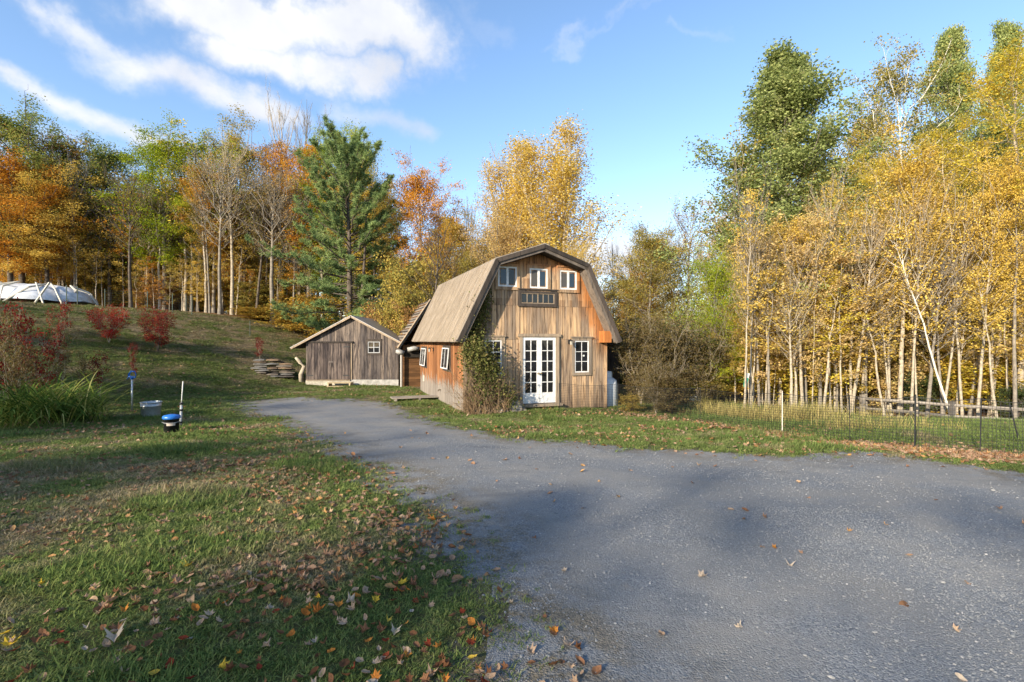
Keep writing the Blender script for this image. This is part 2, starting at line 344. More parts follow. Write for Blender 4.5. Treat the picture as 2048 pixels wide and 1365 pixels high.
def boards(parent, T, a0, a1, zb, ztop, joints, mat, wr=(.085, .18), name='board', th_=.022):
    a = a0
    while a < a1 - .02:
        w = min(random.uniform(*wr), a1 - a)
        if a1 - (a + w) < .06: w = a1 - a
        js = sorted([zb] + [j + random.uniform(-.012, .012) for j in joints(a + w / 2)] + [99])
        for k in range(len(js) - 1):
            z0 = js[k]; zt0 = min(js[k + 1] - .006, ztop(a)); zt1 = min(js[k + 1] - .006, ztop(a + w))
            if min(zt0, zt1) < z0 + .03: continue
            o = th_ + random.uniform(0, .010); g = .006; tl = random.uniform(-.004, .004)
            p = [(a + g, .002, z0), (a + w - g, .002, z0), (a + w - g, o, z0), (a + g, o + tl, z0), (a + g, .002, zt0), (a + w - g, .002, zt1), (a + w - g, o, zt1), (a + g, o + tl, zt0)]
            MB().hexa([T(*q) for q in p]).build(name, mat, parent)
        a += w
fj = lambda a: [2.08] + ([3.16] if a < -.62 or a > .72 else []) 
def ztop(a):
    return roofz(a) - .15
boards(gable, TF, -WH, WH, -.2, ztop, fj, W_gable)
side = MB().box(-WH, .0, -.3, -WH + .1, 7.06, 2.3).build('side_wall', M_backing, barn)
boards(side, TS, .0, 7.06, -.25, lambda a: 2.22, lambda a: [], W_side, (.16, .27))
MB().box(WH - .1, 0, -.4, WH, 7.06, 2.3).build('side_wall', W_side, barn)
bw = MB(); bw.add([(x, 7.06, z) for x, z in gp] + [(x, 6.96, z) for x, z in gp], [tuple(range(7)), tuple(range(13, 6, -1))]); bw.build('back_wall', W_side, barn)
# corner boards and beam end
for x in (-WH - .045, WH - .075): MB().box(x, -.05, -.22, x + .12, .0 - .036, roofz(x) - .25).build('corner_board', W_gable, barn)
MB().box(2.2, -.40, 1.98, 2.47, -.05, 2.36).build('beam_end', woodmat('orange_beam', (.40, .14, .04), (.5, .2, .06), (.15, .06, .02)), barn)
# roof: deck, panels with ribs, rake boards
OV = .43; YB = 7.4
roof = empty('roof', (0, 0, 0)); roof.parent = barn
for i in range(4):
    (x0, z0), (x1, z1) = RP[i], RP[i + 1]; L = math.hypot(x1 - x0, z1 - z0); ux, uz = (x1 - x0) / L, (z1 - z0) / L; nx_, nz_ = -uz, ux
    def TR(s, y, h, x0=x0, z0=z0, ux=ux, uz=uz, nx_=nx_, nz_=nz_): return (x0 + ux * s + nx_ * h, y, z0 + uz * s + nz_ * h)
    def rb(mb, s0, s1, y0, y1, h0, h1): return mb.hexa([TR(s0, y0, h0), TR(s1, y0, h0), TR(s1, y1, h0), TR(s0, y1, h0), TR(s0, y0, h1), TR(s1, y0, h1), TR(s1, y1, h1), TR(s0, y1, h1)])
    rb(MB(), 0.02, L - .0, -OV + .02, YB - .02, -.10, -.03).build('roof_deck', W_dark, roof)
    y = -OV - .03
    while y < YB:
        y1 = min(y + .92, YB + .03); mb = rb(MB(), -.05 if i in (0, 3) and i == 0 else -.004, L + (.05 if i == 3 else .004), y, y1 - .004, -.02, .0)
        for k in range(5):
            yr = y + .02 + k * .2
            if yr < y1 - .03: rb(mb, -.05 if i == 0 else 0, L + (.05 if i == 3 else 0), yr, yr + .05, .0, .05)
        mb.build('roof_panel', M_metalroof, roof); y = y1
    rb(MB(), -.02 if i == 0 else -.0, L + (.02 if i == 3 else .0), -OV - .035, -OV + .0, -.19, -.022).build('rake_board', W_rake, roof)
    rb(MB(), -.04 if i == 0 else -.0, L + (.04 if i == 3 else .0), -OV - .075, -OV - .037, -.10, .03).build('rake_flashing', W_dark, roof)
    rb(MB(), .02, L - .02, -OV + .002, -.05, -.20, -.102).build('soffit', W_rake if i in (0, 3) else W_dark, roof)
rc = MB()
for sx in (-1, 1): rc.hexa([(0, -OV - .06, 5.075), (sx * .16, -OV - .06, 5.02), (sx * .16, YB, 5.02), (0, YB, 5.075), (0, -OV - .06, 5.10), (sx * .16, -OV - .06, 5.045), (sx * .16, YB, 5.045), (0, YB, 5.10)])
rc.build('ridge_cap', M_metalroof, roof)
for sx in (-1, 1):
    MB().add([(sx * 2.47, -.4, 2.12), (sx * 2.74, -.4, 2.02), (sx * 2.74, -.4, 2.09), (sx * 2.47, -.4, 2.66)] + [(sx * 2.47, -.36, 2.12), (sx * 2.74, -.36, 2.02), (sx * 2.74, -.36, 2.09), (sx * 2.47, -.36, 2.66)],
             [(0, 1, 2, 3), (7, 6, 5, 4), (0, 4, 5, 1), (1, 5, 6, 2), (2, 6, 7, 3), (3, 7, 4, 0)]).build('eave_return', W_trim, roof)

def frame_mb(T, a0, a1, z0, z1, w, b0, b1):
    mb = MB()
    mb.box(a0, b0, z0, a0 + w, b1, z1, T); mb.box(a1 - w, b0, z0, a1, b1, z1, T)
    mb.box(a0 + w, b0, z1 - w, a1 - w, b1, z1, T); mb.box(a0 + w, b0, z0, a1 - w, b1, z0 + w, T); return mb
def window(parent, T, a0, a1, z0, z1, cols, rows, trim=.09, tm=None, fw=.035, mun=.018, fm=None, panes=None, name='window', b=.037, head=.03, label=None):
    tm = tm or W_trim; fm = fm or M_white
    w = frame_mb(T, a0 - trim, a1 + trim, z0 - trim, z1 + trim, trim - .002, .0, b + .03)
    w.box(a0 - trim - head, .0, z1 + trim + .002, a1 + trim + head, b + .06, z1 + trim + .04, T)
    win = w.build(name, tm, parent)
    if label: win['label'] = label
    frame_mb(T, a0, a1, z0, z1, fw, .0, b + .018).build('frame', fm, win)
    ia0, ia1, iz0, iz1 = a0 + fw, a1 - fw, z0 + fw, z1 - fw
    cw = (ia1 - ia0) / cols; rh = (iz1 - iz0) / rows
    for i in range(1, cols): MB().box(ia0 + i * cw - mun / 2, .0, iz0, ia0 + i * cw + mun / 2, b + .012, iz1, T).build('muntin', fm, win)
    for j in range(1, rows):
        for i in range(cols): MB().box(ia0 + i * cw + (mun / 2 if i else 0), .0, iz0 + j * rh - mun / 2, ia0 + (i + 1) * cw - (mun / 2 if i < cols - 1 else 0), b + .010, iz0 + j * rh + mun / 2, T).build('muntin', fm, win)
    for i in range(cols):
        for j in range(rows):
            pm = panes[i % len(panes)] if panes else M_glass; tl = random.uniform(-.002, .002)
            A0, A1, Z0, Z1 = ia0 + i * cw + mun / 2, ia0 + (i + 1) * cw - mun / 2, iz0 + j * rh + mun / 2, iz1 - (rows - 1 - j) * rh - mun / 2
            MB().hexa([T(A0, .0, Z0), T(A1, .0, Z0), T(A1, b, Z0), T(A0, b + tl, Z0), T(A0, .0, Z1), T(A1, .0, Z1), T(A1, b - tl, Z1), T(A0, b, Z1)]).build('pane', pm, win)
    return win
def pxrect(x0, y0, x1, y1):
    a0, za = wallpx(x0, y0); a1, zb = wallpx(x1, y1); _, zc = wallpx(x0, y1); _, zd = wallpx(x1, y0)
    return a0, a1, (zb + zc) / 2, (za + zd) / 2
for r_, pn in (((995, 534, 1032.5, 574), (M_glassb, M_glass)), ((1058, 538, 1094, 577.5), (M_screen, M_glassb)), ((1118, 542, 1152, 580), (M_screen, M_glassb))):
    window(barn, TF, *pxrect(*r_), 2, 1, trim=.10, tm=W_gable, fw=.05, mun=.075, panes=pn, head=.0)
window(barn, TF, *pxrect(1041, 587.5, 1107.5, 608), 6, 1, trim=.10, tm=W_dark, fw=.022, mun=.03, head=.03, fm=W_trim)
window(barn, TF, *pxrect(969, 681, 1002, 749.5), 2, 3, trim=.11, head=.02)
window(barn, TF, *pxrect(1148, 682, 1176, 745), 2, 3, trim=.10, head=.05)
# sticker on a pane
a, z = wallpx(1166, 712); MB().box(a - .035, -.042, z - .02, a + .035, -.040, z + .03).build('pane_sticker', plain('paper', (.6, .6, .55)), barn)
# french doors
da0, da1, dz0, dz1 = pxrect(1043.8, 675.4, 1109.7, 806)
dc = (da0 + da1) / 2
dt = MB(); dt.box(da0 - .1, -.085, dz0 - .02, da0 - .002, -.0, dz1 + .02); dt.box(da1 + .002, -.085, dz0 - .02, da1 + .12, -.0, dz1 + .02); dt.box(da0 - .16, -.10, dz1 + .022, da1 + .17, -.0, dz1 + .12)
dt.build('door_frame', W_trim, barn)
MB().box(da0 - .16, -.22, dz0 - .10, da1 + .18, .0, dz0 - .022).build('door_sill', W_trim, barn)
for side_, (a0, a1) in enumerate(((da0 + .003, dc - .003), (dc + .003, da1 - .003))):
    st = .085; top = .09; bot = .33
    d = MB(); d.box(a0, -.065, dz0, a0 + st, -.0, dz1); d.box(a1 - st, -.065, dz0, a1, -.0, dz1)
    d.box(a0 + st, -.065, dz1 - top, a1 - st, -.0, dz1); d.box(a0 + st, -.065, dz0, a1 - st, -.0, dz0 + bot)
    door = d.build('door', M_white, barn)
    i0, i1, z0, z1 = a0 + st, a1 - st, dz0 + bot, dz1 - top; rh = (z1 - z0) / 5; mid = (i0 + i1) / 2; mw = .013
    MB().box(mid - mw, -.058, z0, mid + mw, .0, z1).build('muntin', M_white, door)
    for j in range(5):
        for (q0, q1) in ((i0, mid - mw), (mid + mw, i1)):
            if j: MB().box(q0, -.057, z0 + j * rh - mw, q1, .0, z0 + j * rh + mw).build('muntin', M_white, door)
            tl = random.uniform(-.003, .003)
            MB().hexa([(q0, .0, z0 + j * rh + mw), (q1, .0, z0 + j * rh + mw), (q1, -.040 + tl, z0 + j * rh + mw), (q0, -.040, z0 + j * rh + mw), (q0, .0, z0 + (j + 1) * rh - mw), (q1, .0, z0 + (j + 1) * rh - mw), (q1, -.040, z0 + (j + 1) * rh - mw), (q0, -.040 + tl, z0 + (j + 1) * rh - mw)]).build('pane', M_glass, door)
    hx = dc - .05 if side_ == 0 else dc + .05
    k = MB().lathe([(0, 0), (.02, .0), (.012, .02), (.012, .03), (.03, .045), (.028, .07), (0, .08)], 12)
    k = k.build('door_knob', M_brass, door, True); k.rotation_euler = (R(90), 0, 0); k.location = (hx, -.066, dz0 + .95)
# carved or patched house shape on the boards, wall lamps
def lantern(parent, loc, rz):
    l = MB(); l.box(-.035, -.02, -.07, .035, .0, .07); l.tube([(0, -.02, .02), (0, -.12, .09), (0, -.16, .08)], .01, 6)
    lm = l.build('wall_lamp', M_black, parent, loc=loc); lm.rotation_euler = (0, 0, rz)
    c = MB().lathe([(0, .07), (.065, .03), (.07, .02), (.0, .02)], 6, (0, -.16)); c.build('lamp_cap', M_black, lm)
    MB().lathe([(.05, .02), (.038, -.10), (0, -.11)], 6, (0, -.16)).build('lamp_glass', plain('frosted_lamp_glass', (.35, .33, .28), .25), lm)
a, z = wallpx(1137, 684); lantern(barn, (a, -.037, z), 0)
def sidepx(px, py):
    rx = (px - 1024) / 1000; ox, oy = BO[0] - .935 * WH, BO[1] - .355 * WH
    t = (rx * oy - ox) / (-.355 - rx * .935); return t, CAMZ + (682.5 - py) / 1000 * (oy + .935 * t)
a, z = sidepx(869, 699); lantern(barn, (-WH - .035, a, z), -math.pi / 2)
# open awning windows on the side wall
for x0, y0, x1, y1 in ((846, 697, 855, 731), (889, 696, 902, 737)):
    A0, zt = sidepx(x1, y0); A1, zb = sidepx(x0, y1); A0, A1 = min(A0, A1), max(A0, A1)
    wm_ = frame_mb(TS, A0 - .07, A1 + .07, zb - .07, zt + .07, .068, .0, .055).build('window', W_dark, barn)
    MB().box(A0, .0, zb, A1, .037, zt, TS).build('opening', M_backing, wm_)
    for s_ in (frame_mb(TS, A0 + .01, A1 - .01, -(zt - zb) + .02, 0, .035, .0, .03).build('frame', M_white, wm_),
               MB().box(A0 + .045, .008, -(zt - zb) + .055, A1 - .045, .02, -.035, TS).build('pane', M_glass, wm_),
               MB().box((A0 + A1) / 2 - .01, .002, -(zt - zb) + .055, (A0 + A1) / 2 + .01, .028, -.035, TS).build('muntin', M_white, wm_)):
        s_.data.transform(Matrix.Translation((WH, 0, 0))); s_.location = (-WH - .06, 0, zt - .01); s_.rotation_euler = (0, R(5), 0)
a, z = sidepx(849, 757); MB().box(a - .09, .0, z - .12, a + .09, .05, z + .12, TS).build('vent_cover', plain('tan_plastic', (.5, .45, .38)), barn)
a, z = sidepx(883, 780); MB().tube([TS(a, .02, z), TS(a, .12, z), TS(a, .13, z - .05)], .02, 6).build('tap', M_brass, barn)
# lattice skirt at the corner
lt = MB()
for k in range(14):
    for s_ in (-1, 1):
        c0 = -2.4 + k * .1
        lt.tube([(c0, -.06 - .006 * (s_ + 1), -.2), (c0 + s_ * .35, -.06 - .006 * (s_ + 1), .15)], .009, 4, flat=.5)
lt.build('lattice', W_trim, barn)

# extension behind the barn
ext = empty('log_outbuilding', tuple(Vector(BO) + Matrix.Rotation(th, 3, 'Z') @ Vector((0, 9.1, 0))), th, 'low brown clapboard building behind the barn with mossy batten roof and gutter pipe', 'outbuilding')
MB().box(-2.9, .25, -.3, 2.4, 4.0, 1.85).build('wall', W_log, ext)
for k in range(15): MB().hexa([(-2.92, .20, -.2 + k * .135), (-1.0, .20, -.2 + k * .135), (-1.0, .235, -.2 + k * .135), (-2.92, .235, -.2 + k * .135), (-2.92, .215, -.068 + k * .135), (-1, .215, -.068 + k * .135), (-1, .235, -.068 + k * .135), (-2.92, .235, -.068 + k * .135)]).build('clapboard', W_log, ext)
rf = MB().hexa([(-3.12, -.1, 1.66), (-1.6, -.1, 3.92), (-1.6, 2.8, 3.92), (-3.12, 2.8, 1.66), (-3.18, -.1, 1.73), (-1.66, -.1, 3.99), (-1.66, 2.8, 3.99), (-3.18, 2.8, 1.73)]).build('roof', W_grey, ext)
MB().hexa([(-1.6, -.1, 3.9), (1.2, -.1, 2.6), (1.2, 2.8, 2.6), (-1.6, 2.8, 3.9), (-1.6, -.1, 3.98), (1.25, -.1, 2.68), (1.25, 2.8, 2.68), (-1.6, 2.8, 3.98)]).build('roof', W_grey, ext)
for k in range(16):
    f = k / 15.3; x, z = -3.19 + 1.52 * f, 1.73 + 2.26 * f
    MB().box(x - .02, -.1, z, x + .012, 2.8, z + .035 + .01 * (k % 3)).build('roof_batten', W_dark if k % 2 else W_log, ext)
MB().tube([(-3.22, -.13, 1.70), (-1.68, -.13, 4.02)], .045, 6).build('rake_pole', W_trim, ext)
MB().tube([(-3.02, .05, -.3), (-3.02, .05, 1.45)], .055, 10).build('downpipe', plain('grey_pipe', (.33, .31, .28)), ext)
g_ = MB(); g_.tube([(-3.28, .05, 1.55), (-3.12, .03, 1.52), (-2.9, .0, 1.46)], [.07, .13, .10], 10); g_.tube([(-2.75, -.05, 1.62), (-2.45, -.1, 1.68), (-2.2, -.1, 1.66)], [.10, .12, .09], 10)
g_.build('gutter_pipe', plain('dull_plastic_sheet', (.30, .29, .27), .5, var=.35), ext, True)
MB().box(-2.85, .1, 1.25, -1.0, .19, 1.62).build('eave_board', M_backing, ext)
# dark lean-to on the right flank
lean = MB().box(WH, 1.9, -.5, 4.3, 5.5, 1.95).build('lean_to', W_dark, barn)
MB().hexa([(WH, 1.7, 1.98), (4.5, 1.7, 1.86), (4.5, 5.6, 1.86), (WH, 5.6, 1.98), (WH, 1.7, 2.06), (4.5, 1.7, 1.92), (4.5, 5.6, 1.92), (WH, 5.6, 2.06)]).build('lean_to_roof', M_black, barn)

# ------------------------------------------------------------ shed
SY = 24.2; SX = -7.73
shed = empty('shed', (SX, SY, -.05), 0, 'small grey board shed with shallow gable roof and wide plank door', 'shed')
def sz(px_y): return CAMZ + (682.5 - px_y) / 1000 * SY + .05
def sx(px_x): return (px_x - 1024) / 1000 * SY - SX
rzl = lambda x: 3.25 + .05 - (.53 * abs(x)) - .02
body = MB(); q = [(-2.22, -.2), (2.24, -.2), (2.24, rzl(2.24) - .09), (0, rzl(0) - .09), (-2.22, rzl(2.22) - .09)]
body.add([(x, 0, z) for x, z in q] + [(x, 5, z) for x, z in q], [tuple(range(5)), (9, 8, 7, 6, 5), (0, 5, 6, 1), (1, 6, 7, 2), (2, 7, 8, 3), (3, 8, 9, 4), (4, 9, 5, 0)])
sw = body.build('wall', M_backing, shed)
boards(sw, TF, -2.22, 2.24, .22, lambda a: rzl(a) - .09, lambda a: [2.06] if a < .02 else [], W_shed, (.13, .21))
boards(sw, lambda a, b, z: (-2.22 - b, a, z), 0, 5, .1, lambda a: rzl(2.22) - .1, lambda a: [], W_shed, (.2, .3))
MB().box(-.1, -.03, -.3, 2.24, -.002, .215).build('foundation', M_concrete, shed)
MB().box(-2.24, -.045, -.3, -.102, -.002, .17).build('foundation', plain('pale_stone_base', (.34, .31, .25), .9, var=.3), shed)
MB().box(-2.2, -.09, .172, -.08, -.0, .21).build('door_sill', W_trim, shed)
sdoor = MB().box(-2.12, -.05, .215, -.06, -.03, 1.99).build('door', M_backing, shed)
boards(sdoor, lambda a, b, z: (a, -.05 - b, z), -2.10, -.08, .225, lambda a: 1.98, lambda a: [], W_shedd, (.13, .2), name='door_board')
MB().box(-2.25, -.13, 2.0, .05, -.03, 2.07).build('door_track', W_dark, shed)
MB().box(-.05, -.075, .22, .0, -.03, 1.99).build('door_post', W_trim, shed)
for hx, hz_ in ((-2.0, .42), (-.28, .42), (-.25, 1.8)): MB().box(hx - .14, -.09, hz_ - .025, hx + .14, -.082, hz_ + .025).build('hinge', M_black, shed)
hd = MB(); hd.tube([(-1.0, -.08, 1.02), (-1.0, -.13, 1.0), (-1.0, -.13, .84), (-1.0, -.08, .82)], .012, 6); hd.box(-1.12, -.09, 1.05, -.9, -.082, 1.09); hd.build('door_handle', plain('rusty_iron', (.12, .1, .09)), shed)
window(shed, TF, sx(736.4), sx(760), sz(706.3), sz(683.8), 2, 2, trim=.09, tm=W_dark, fw=.03, mun=.028, head=.0, fm=plain('grey_white_sash', (.38, .39, .4)))
for s_, ext_ in ((-1, 2.87), (1, 2.36)):
    def TT(a, y, h, s_=s_): return (s_ * a, y, 3.30 - .53 * a + h)
    MB().hexa([TT(0, -.22, -.07), TT(ext_, -.22, -.07), TT(ext_, 5.3, -.07), TT(0, 5.3, -.07), TT(0, -.22, -.02), TT(ext_, -.22, -.02), TT(ext_, 5.3, -.02), TT(0, 5.3, -.02)]).build('roof_deck', W_dark, shed)
    MB().hexa([TT(0, -.26, -.018), TT(ext_ + .04, -.26, -.018), TT(ext_ + .04, 5.3, -.018), TT(0, 5.3, -.018), TT(0, -.26, .015), TT(ext_ + .04, -.26, .015), TT(ext_ + .04, 5.3, .015), TT(0, 5.3, .015)]).build('roof', plain('pale_metal_roof', (.34, .32, .30), .4, .5, .3), shed)
    MB().hexa([TT(.02, -.25, -.10), TT(ext_, -.25, -.10), TT(ext_, -.222, -.10), TT(.02, -.222, -.10), TT(.02, -.25, -.02), TT(ext_, -.25, -.02), TT(ext_, -.222, -.02), TT(.02, -.222, -.02)]).build('rake_board', W_trim, shed)
# pallet step
ps = empty('wooden_step', (-8.15, 23.75, hz1(-8.15, 23.75)), 0, 'low open pallet step in front of the grey shed door', 'step')
MB().box(-.57, -.25, .17, .57, .25, .20).build('tread', plain('fresh_lumber', (.42, .33, .2)), ps)
MB().box(-.57, -.25, .0, .57, .25, .03).build('bottom_board', plain('fresh_lumber2', (.38, .3, .18)), ps)
for x in (-.54, .48): MB().box(x, -.24, .032, x + .06, .24, .168).build('runner', plain('fresh_lumber3', (.4, .31, .19)), ps)
# deck planks by the side wall
dpx = at(835, 800)
dk = empty('wooden_platform', (dpx[0], dpx[1], hz1(*dpx) + .0), th, 'low platform of grey planks on the grass beside the barn side wall', 'platform')
for k in range(4): MB().box(-.95, -.3 + k * .15, .09, .95, -.16 + k * .15, .125).build('plank', W_grey, dk)
for x in (-.85, 0, .8): MB().box(x, -.3, -.05, x + .07, .3, .088).build('joist', W_grey, dk)

# ------------------------------------------------------------ trees
def batch_tubes(P, Rd, S):
    P = np.asarray(P); N, K, _ = P.shape
    T = np.empty_like(P); T[:, 1:-1] = P[:, 2:] - P[:, :-2]; T[:, 0] = P[:, 1] - P[:, 0]; T[:, -1] = P[:, -1] - P[:, -2]
    T /= np.linalg.norm(T, axis=2, keepdims=True) + 1e-9
    ref = np.zeros_like(T); ref[..., 0] = 1; ref[..., 1] = .3
    A = np.cross(T, ref); A /= np.linalg.norm(A, axis=2, keepdims=True) + 1e-9; B = np.cross(T, A)
    an = np.arange(S) * 2 * np.pi / S
    Vv = P[:, :, None] + (A[:, :, None] * np.cos(an)[None, None, :, None] + B[:, :, None] * np.sin(an)[None, None, :, None]) * Rd[:, :, None, None]
    base = (np.arange(N)[:, None, None] * K + np.arange(K - 1)[None, :, None]) * S
    k = np.arange(S)[None, None]; k2 = (k + 1) % S
    Ff = np.stack([base + k, base + k2, base + S + k2, base + S + k], -1).reshape(-1, 4)
    return Vv.reshape(-1, 3), Ff
def unit(n): v = rng.normal(size=(n, 3)); return v / np.linalg.norm(v, axis=1, keepdims=True)
def interp_paths(P, s):   # P (N,K,3), s (N,M)
    K = P.shape[1]; f = s * (K - 1); i = np.clip(f.astype(int), 0, K - 2); fr = (f - i)[..., None]
    n = np.arange(P.shape[0])[:, None]; return P[n, i] * (1 - fr) + P[n, i + 1] * fr
def children(P, L, n, s0, ratio, spread, up, K, follow=.6):
    N = P.shape[0]; s = rng.uniform(s0, 1, (N, n)) ; B = interp_paths(P, s).reshape(-1, 3)
    d0 = P[:, -1] - P[:, 0]; d0 = d0 / (np.linalg.norm(d0, axis=1, keepdims=True) + 1e-9); d0 = np.repeat(d0, n, 0)
    d = d0 * follow + unit(N * n) * spread + np.array([0, 0, up]); d /= np.linalg.norm(d, axis=1, keepdims=True)
    l = np.repeat(L, n) * ratio * (1.15 - .6 * s.ravel()) * rng.uniform(.6, 1.2, N * n)
    t = np.linspace(0, 1, K)[None, :, None]
    Q = B[:, None] + d[:, None] * l[:, None, None] * t; Q[:, :, 2] += (up * .35 * l[:, None] * t[..., 0] ** 2)
    Q[:, 1:] += rng.normal(size=(N * n, K - 1, 3)) * (l[:, None, None] * .05)
    return Q, l
LEAFN = {}
def leafcards(pts, size, flatness=.3, aspect=.75):
    n = len(pts); nrm = unit(n); nrm[:, 2] = np.abs(nrm[:, 2]) + flatness; nrm /= np.linalg.norm(nrm, axis=1, keepdims=True)
    a = np.cross(nrm, unit(n)); a /= np.linalg.norm(a, axis=1, keepdims=True) + 1e-9; b_ = np.cross(nrm, a)
    sz_ = size * rng.uniform(.6, 1.25, n)[:, None]
    Vv = np.stack([pts - a * sz_ * .5, pts + b_ * sz_ * aspect * .5, pts + a * sz_ * .5, pts - b_ * sz_ * aspect * .5], 1).reshape(-1, 3)
    return Vv, np.arange(4 * n).reshape(-1, 4)
def make_tree(key, H=16., r0=.17, cb=.3, Rc=3.2, prof=None, nl=46, nt=9, ntt=0, el=(15, 60), leaves=20000, ls=.12, spread=.28, flat=.5, curve=.25, wob_=.05, stems=1, follow=.6, tsp=.7, twr=.012, up=.15, trunk_sides=9, leaf_flat=.3, maxspread=0):
    prof = prof or (lambda t: math.sin(math.pi * min(1, .18 + .8 * t)) ** .7)
    allV = []; allF = []; off = 0; tw_list = []; lens = []
    def addt(P, Rd, S):
        nonlocal off
        v, f = batch_tubes(P, Rd, S); allV.append(v); allF.append(f + off); off += len(v)
    for st_ in range(stems):
        K = 16; t = np.linspace(0, 1, K); tr = np.zeros((K, 3)); tr[:, 2] = t * H * (.97 if st_ == 0 else rng.uniform(.7, .95))
        w = np.cumsum(rng.normal(size=(K, 2)) * wob_, 0); w -= w[0]; tr[:, :2] = w * (t[:, None])
        if stems > 1:
            a = st_ * 2 * math.pi / stems + rng.uniform(-.4, .4); sp = maxspread * rng.uniform(.5, 1) if st_ else .1
            tr[:, 0] += math.cos(a) * sp * t ** 1.3; tr[:, 1] += math.sin(a) * sp * t ** 1.3
        rr = r0 * ((1 - t) ** .8 * (1 if stems == 1 else .75) + .07); rr[0] *= 1.35
        addt(tr[None], rr[None], trunk_sides)
        n = nl // stems; P = np.zeros((n, 6, 3)); L = np.zeros(n)
        for i in range(n):
            tt = (i + .5) / n; z = (cb + (1 - cb) * tt * .97) * tr[-1, 2]
            s0 = np.array([np.interp(z, tr[:, 2], tr[:, k]) for k in range(3)])
            e = R(el[0] + (el[1] - el[0]) * tt + rng.uniform(-12, 12)); az = i * 2.4 + rng.uniform(-.5, .5)
            l = max(.3, Rc * prof(tt) * rng.uniform(.65, 1.15) / max(.35, math.cos(e))) / (1 if stems == 1 else 1.5); L[i] = l
            d = np.array([math.cos(az) * math.cos(e), math.sin(az) * math.cos(e), math.sin(e)])
            q = np.linspace(0, 1, 6)[:, None]; P[i] = s0 + d * l * q; P[i, :, 2] += curve * l * q[:, 0] ** 2
            P[i, 1:] += rng.normal(size=(5, 3)) * l * .025
        rl = np.clip(r0 * .16 * (L / Rc)[:, None] * np.linspace(1, .2, 6)[None] ** .9 + .03 * r0, 0, r0 * .5); addt(P, rl, 4)
        T2, L2 = children(P, L, nt, .22, .36, tsp, up, 4, follow); addt(T2, np.tile(np.linspace(1, .35, 4) * twr, (len(T2), 1)), 3)
        if ntt:
            T3, L3 = children(T2, L2, ntt, .2, .6, .6, up, 3, .8); addt(T3, np.tile(np.linspace(1, .4, 3) * twr * .55, (len(T3), 1)), 3)
            tw_list.append(T3 if leaves else T2)
        else: tw_list.append(T2)
    wood = mesh_np(key + '_wood', np.concatenate(allV), np.concatenate(allF), None, smooth=True)
    lv = None
    if leaves:
        per = leaves // stems; pts = []
        for T2 in tw_list:
            keep = rng.random(len(T2)) < .9; T2 = T2[keep]
            i = rng.integers(0, len(T2), per); s = rng.uniform(.15, 1.05, (per, 1)); s = np.minimum(s, .999)
            q = interp_paths(T2[i], s)[:, 0] + rng.normal(size=(per, 3)) * spread * np.array([1, 1, flat]); pts.append(q)
        pts = np.concatenate(pts); v, f = leafcards(pts, ls, leaf_flat)
        lv = mesh_np(key + '_leaves', v, f, None, rnd=rng.random(len(f)))
    allp = np.concatenate([pts if leaves else np.concatenate(allV)]); hh_ = np.percentile(allp[:, 2], 99.6); rr_ = np.percentile(np.hypot(allp[:, 0], allp[:, 1]), 95)
    return wood, lv, float(hh_), float(rr_)
def barkmat(name, c1, c2, c3, scale=9):
    m, nt, b = newmat(name, .9, .15); t = nd(nt, 'ShaderNodeTexCoord').outputs['Object']
    f = noise(nt, vscale(nt, t, (1, 1, .25)), scale, 6, .7); g = noise(nt, vscale(nt, t, (1, 1, 1.8)), 2.3, 4)
    c = mixc(nt, mapr(nt, g, .35, .65), c1, c2); c = mixc(nt, mapr(nt, f, .52, .68), c, c3); nt.links.new(c, b.inputs['Base Color'])
    bp = nd(nt, 'ShaderNodeBump', {'Strength': .7, 'Height': f, 'Distance': .02}); nt.links.new(bp.outputs[0], b.inputs['Normal']); return m
B_grey = barkmat('grey_bark', (.17, .15, .125), (.24, .21, .17), (.07, .06, .05))
B_tan = barkmat('tan_bark', (.28, .24, .18), (.40, .345, .265), (.13, .10, .075))
B_white = barkmat('white_birch_bark', (.55, .52, .45), (.68, .65, .58), (.10, .085, .07), 5)
B_dark = barkmat('dark_bark', (.075, .06, .048), (.12, .10, .08), (.035, .03, .025))
def leafmat(name, cols, trans=.42, cl=.45):
    m = bpy.data.materials.new(name); m.use_nodes = True; nt = m.node_tree; nt.nodes.clear()
    r_ = nd(nt, 'ShaderNodeAttribute', attribute_name='rnd').outputs['Fac']; ori = nd(nt, 'ShaderNodeObjectInfo').outputs['Random']
    pos = nd(nt, 'ShaderNodeNewGeometry').outputs['Position']
    n1 = mapr(nt, noise(nt, pos, .55, 3, .6), .3, .7, 0, 1, False)
    f = mth(nt, 'ADD', mth(nt, 'MULTIPLY', r_, 1 - cl), mth(nt, 'MULTIPLY', n1, cl)); f = mth(nt, 'ADD', f, mth(nt, 'MULTIPLY', mth(nt, 'SUBTRACT', ori, .5), .18))
    c = ramp(nt, f, [(.08 + .84 * i / (len(cols) - 1), k) for i, k in enumerate(cols)])
    d = nd(nt, 'ShaderNodeBsdfDiffuse', {0: c}); t = nd(nt, 'ShaderNodeBsdfTranslucent', {0: c})
    mx = nd(nt, 'ShaderNodeMixShader', {0: trans, 1: d.outputs[0], 2: t.outputs[0]}); o = nd(nt, 'ShaderNodeOutputMaterial', {0: mx.outputs[0]}); return m
L_green = leafmat('green_leaves', [(.09, .13, .035), (.17, .22, .055), (.27, .30, .08), (.42, .36, .10)])
L_aspen = leafmat('poplar_leaves', [(.17, .21, .07), (.27, .32, .11), (.36, .40, .15), (.48, .46, .22)])
L_lime = leafmat('lime_leaves', [(.14, .20, .02), (.25, .33, .025), (.36, .40, .03), (.48, .42, .04)])
L_gold = leafmat('gold_leaves', [(.36, .25, .06), (.58, .40, .08), (.72, .52, .11), (.74, .61, .20)])
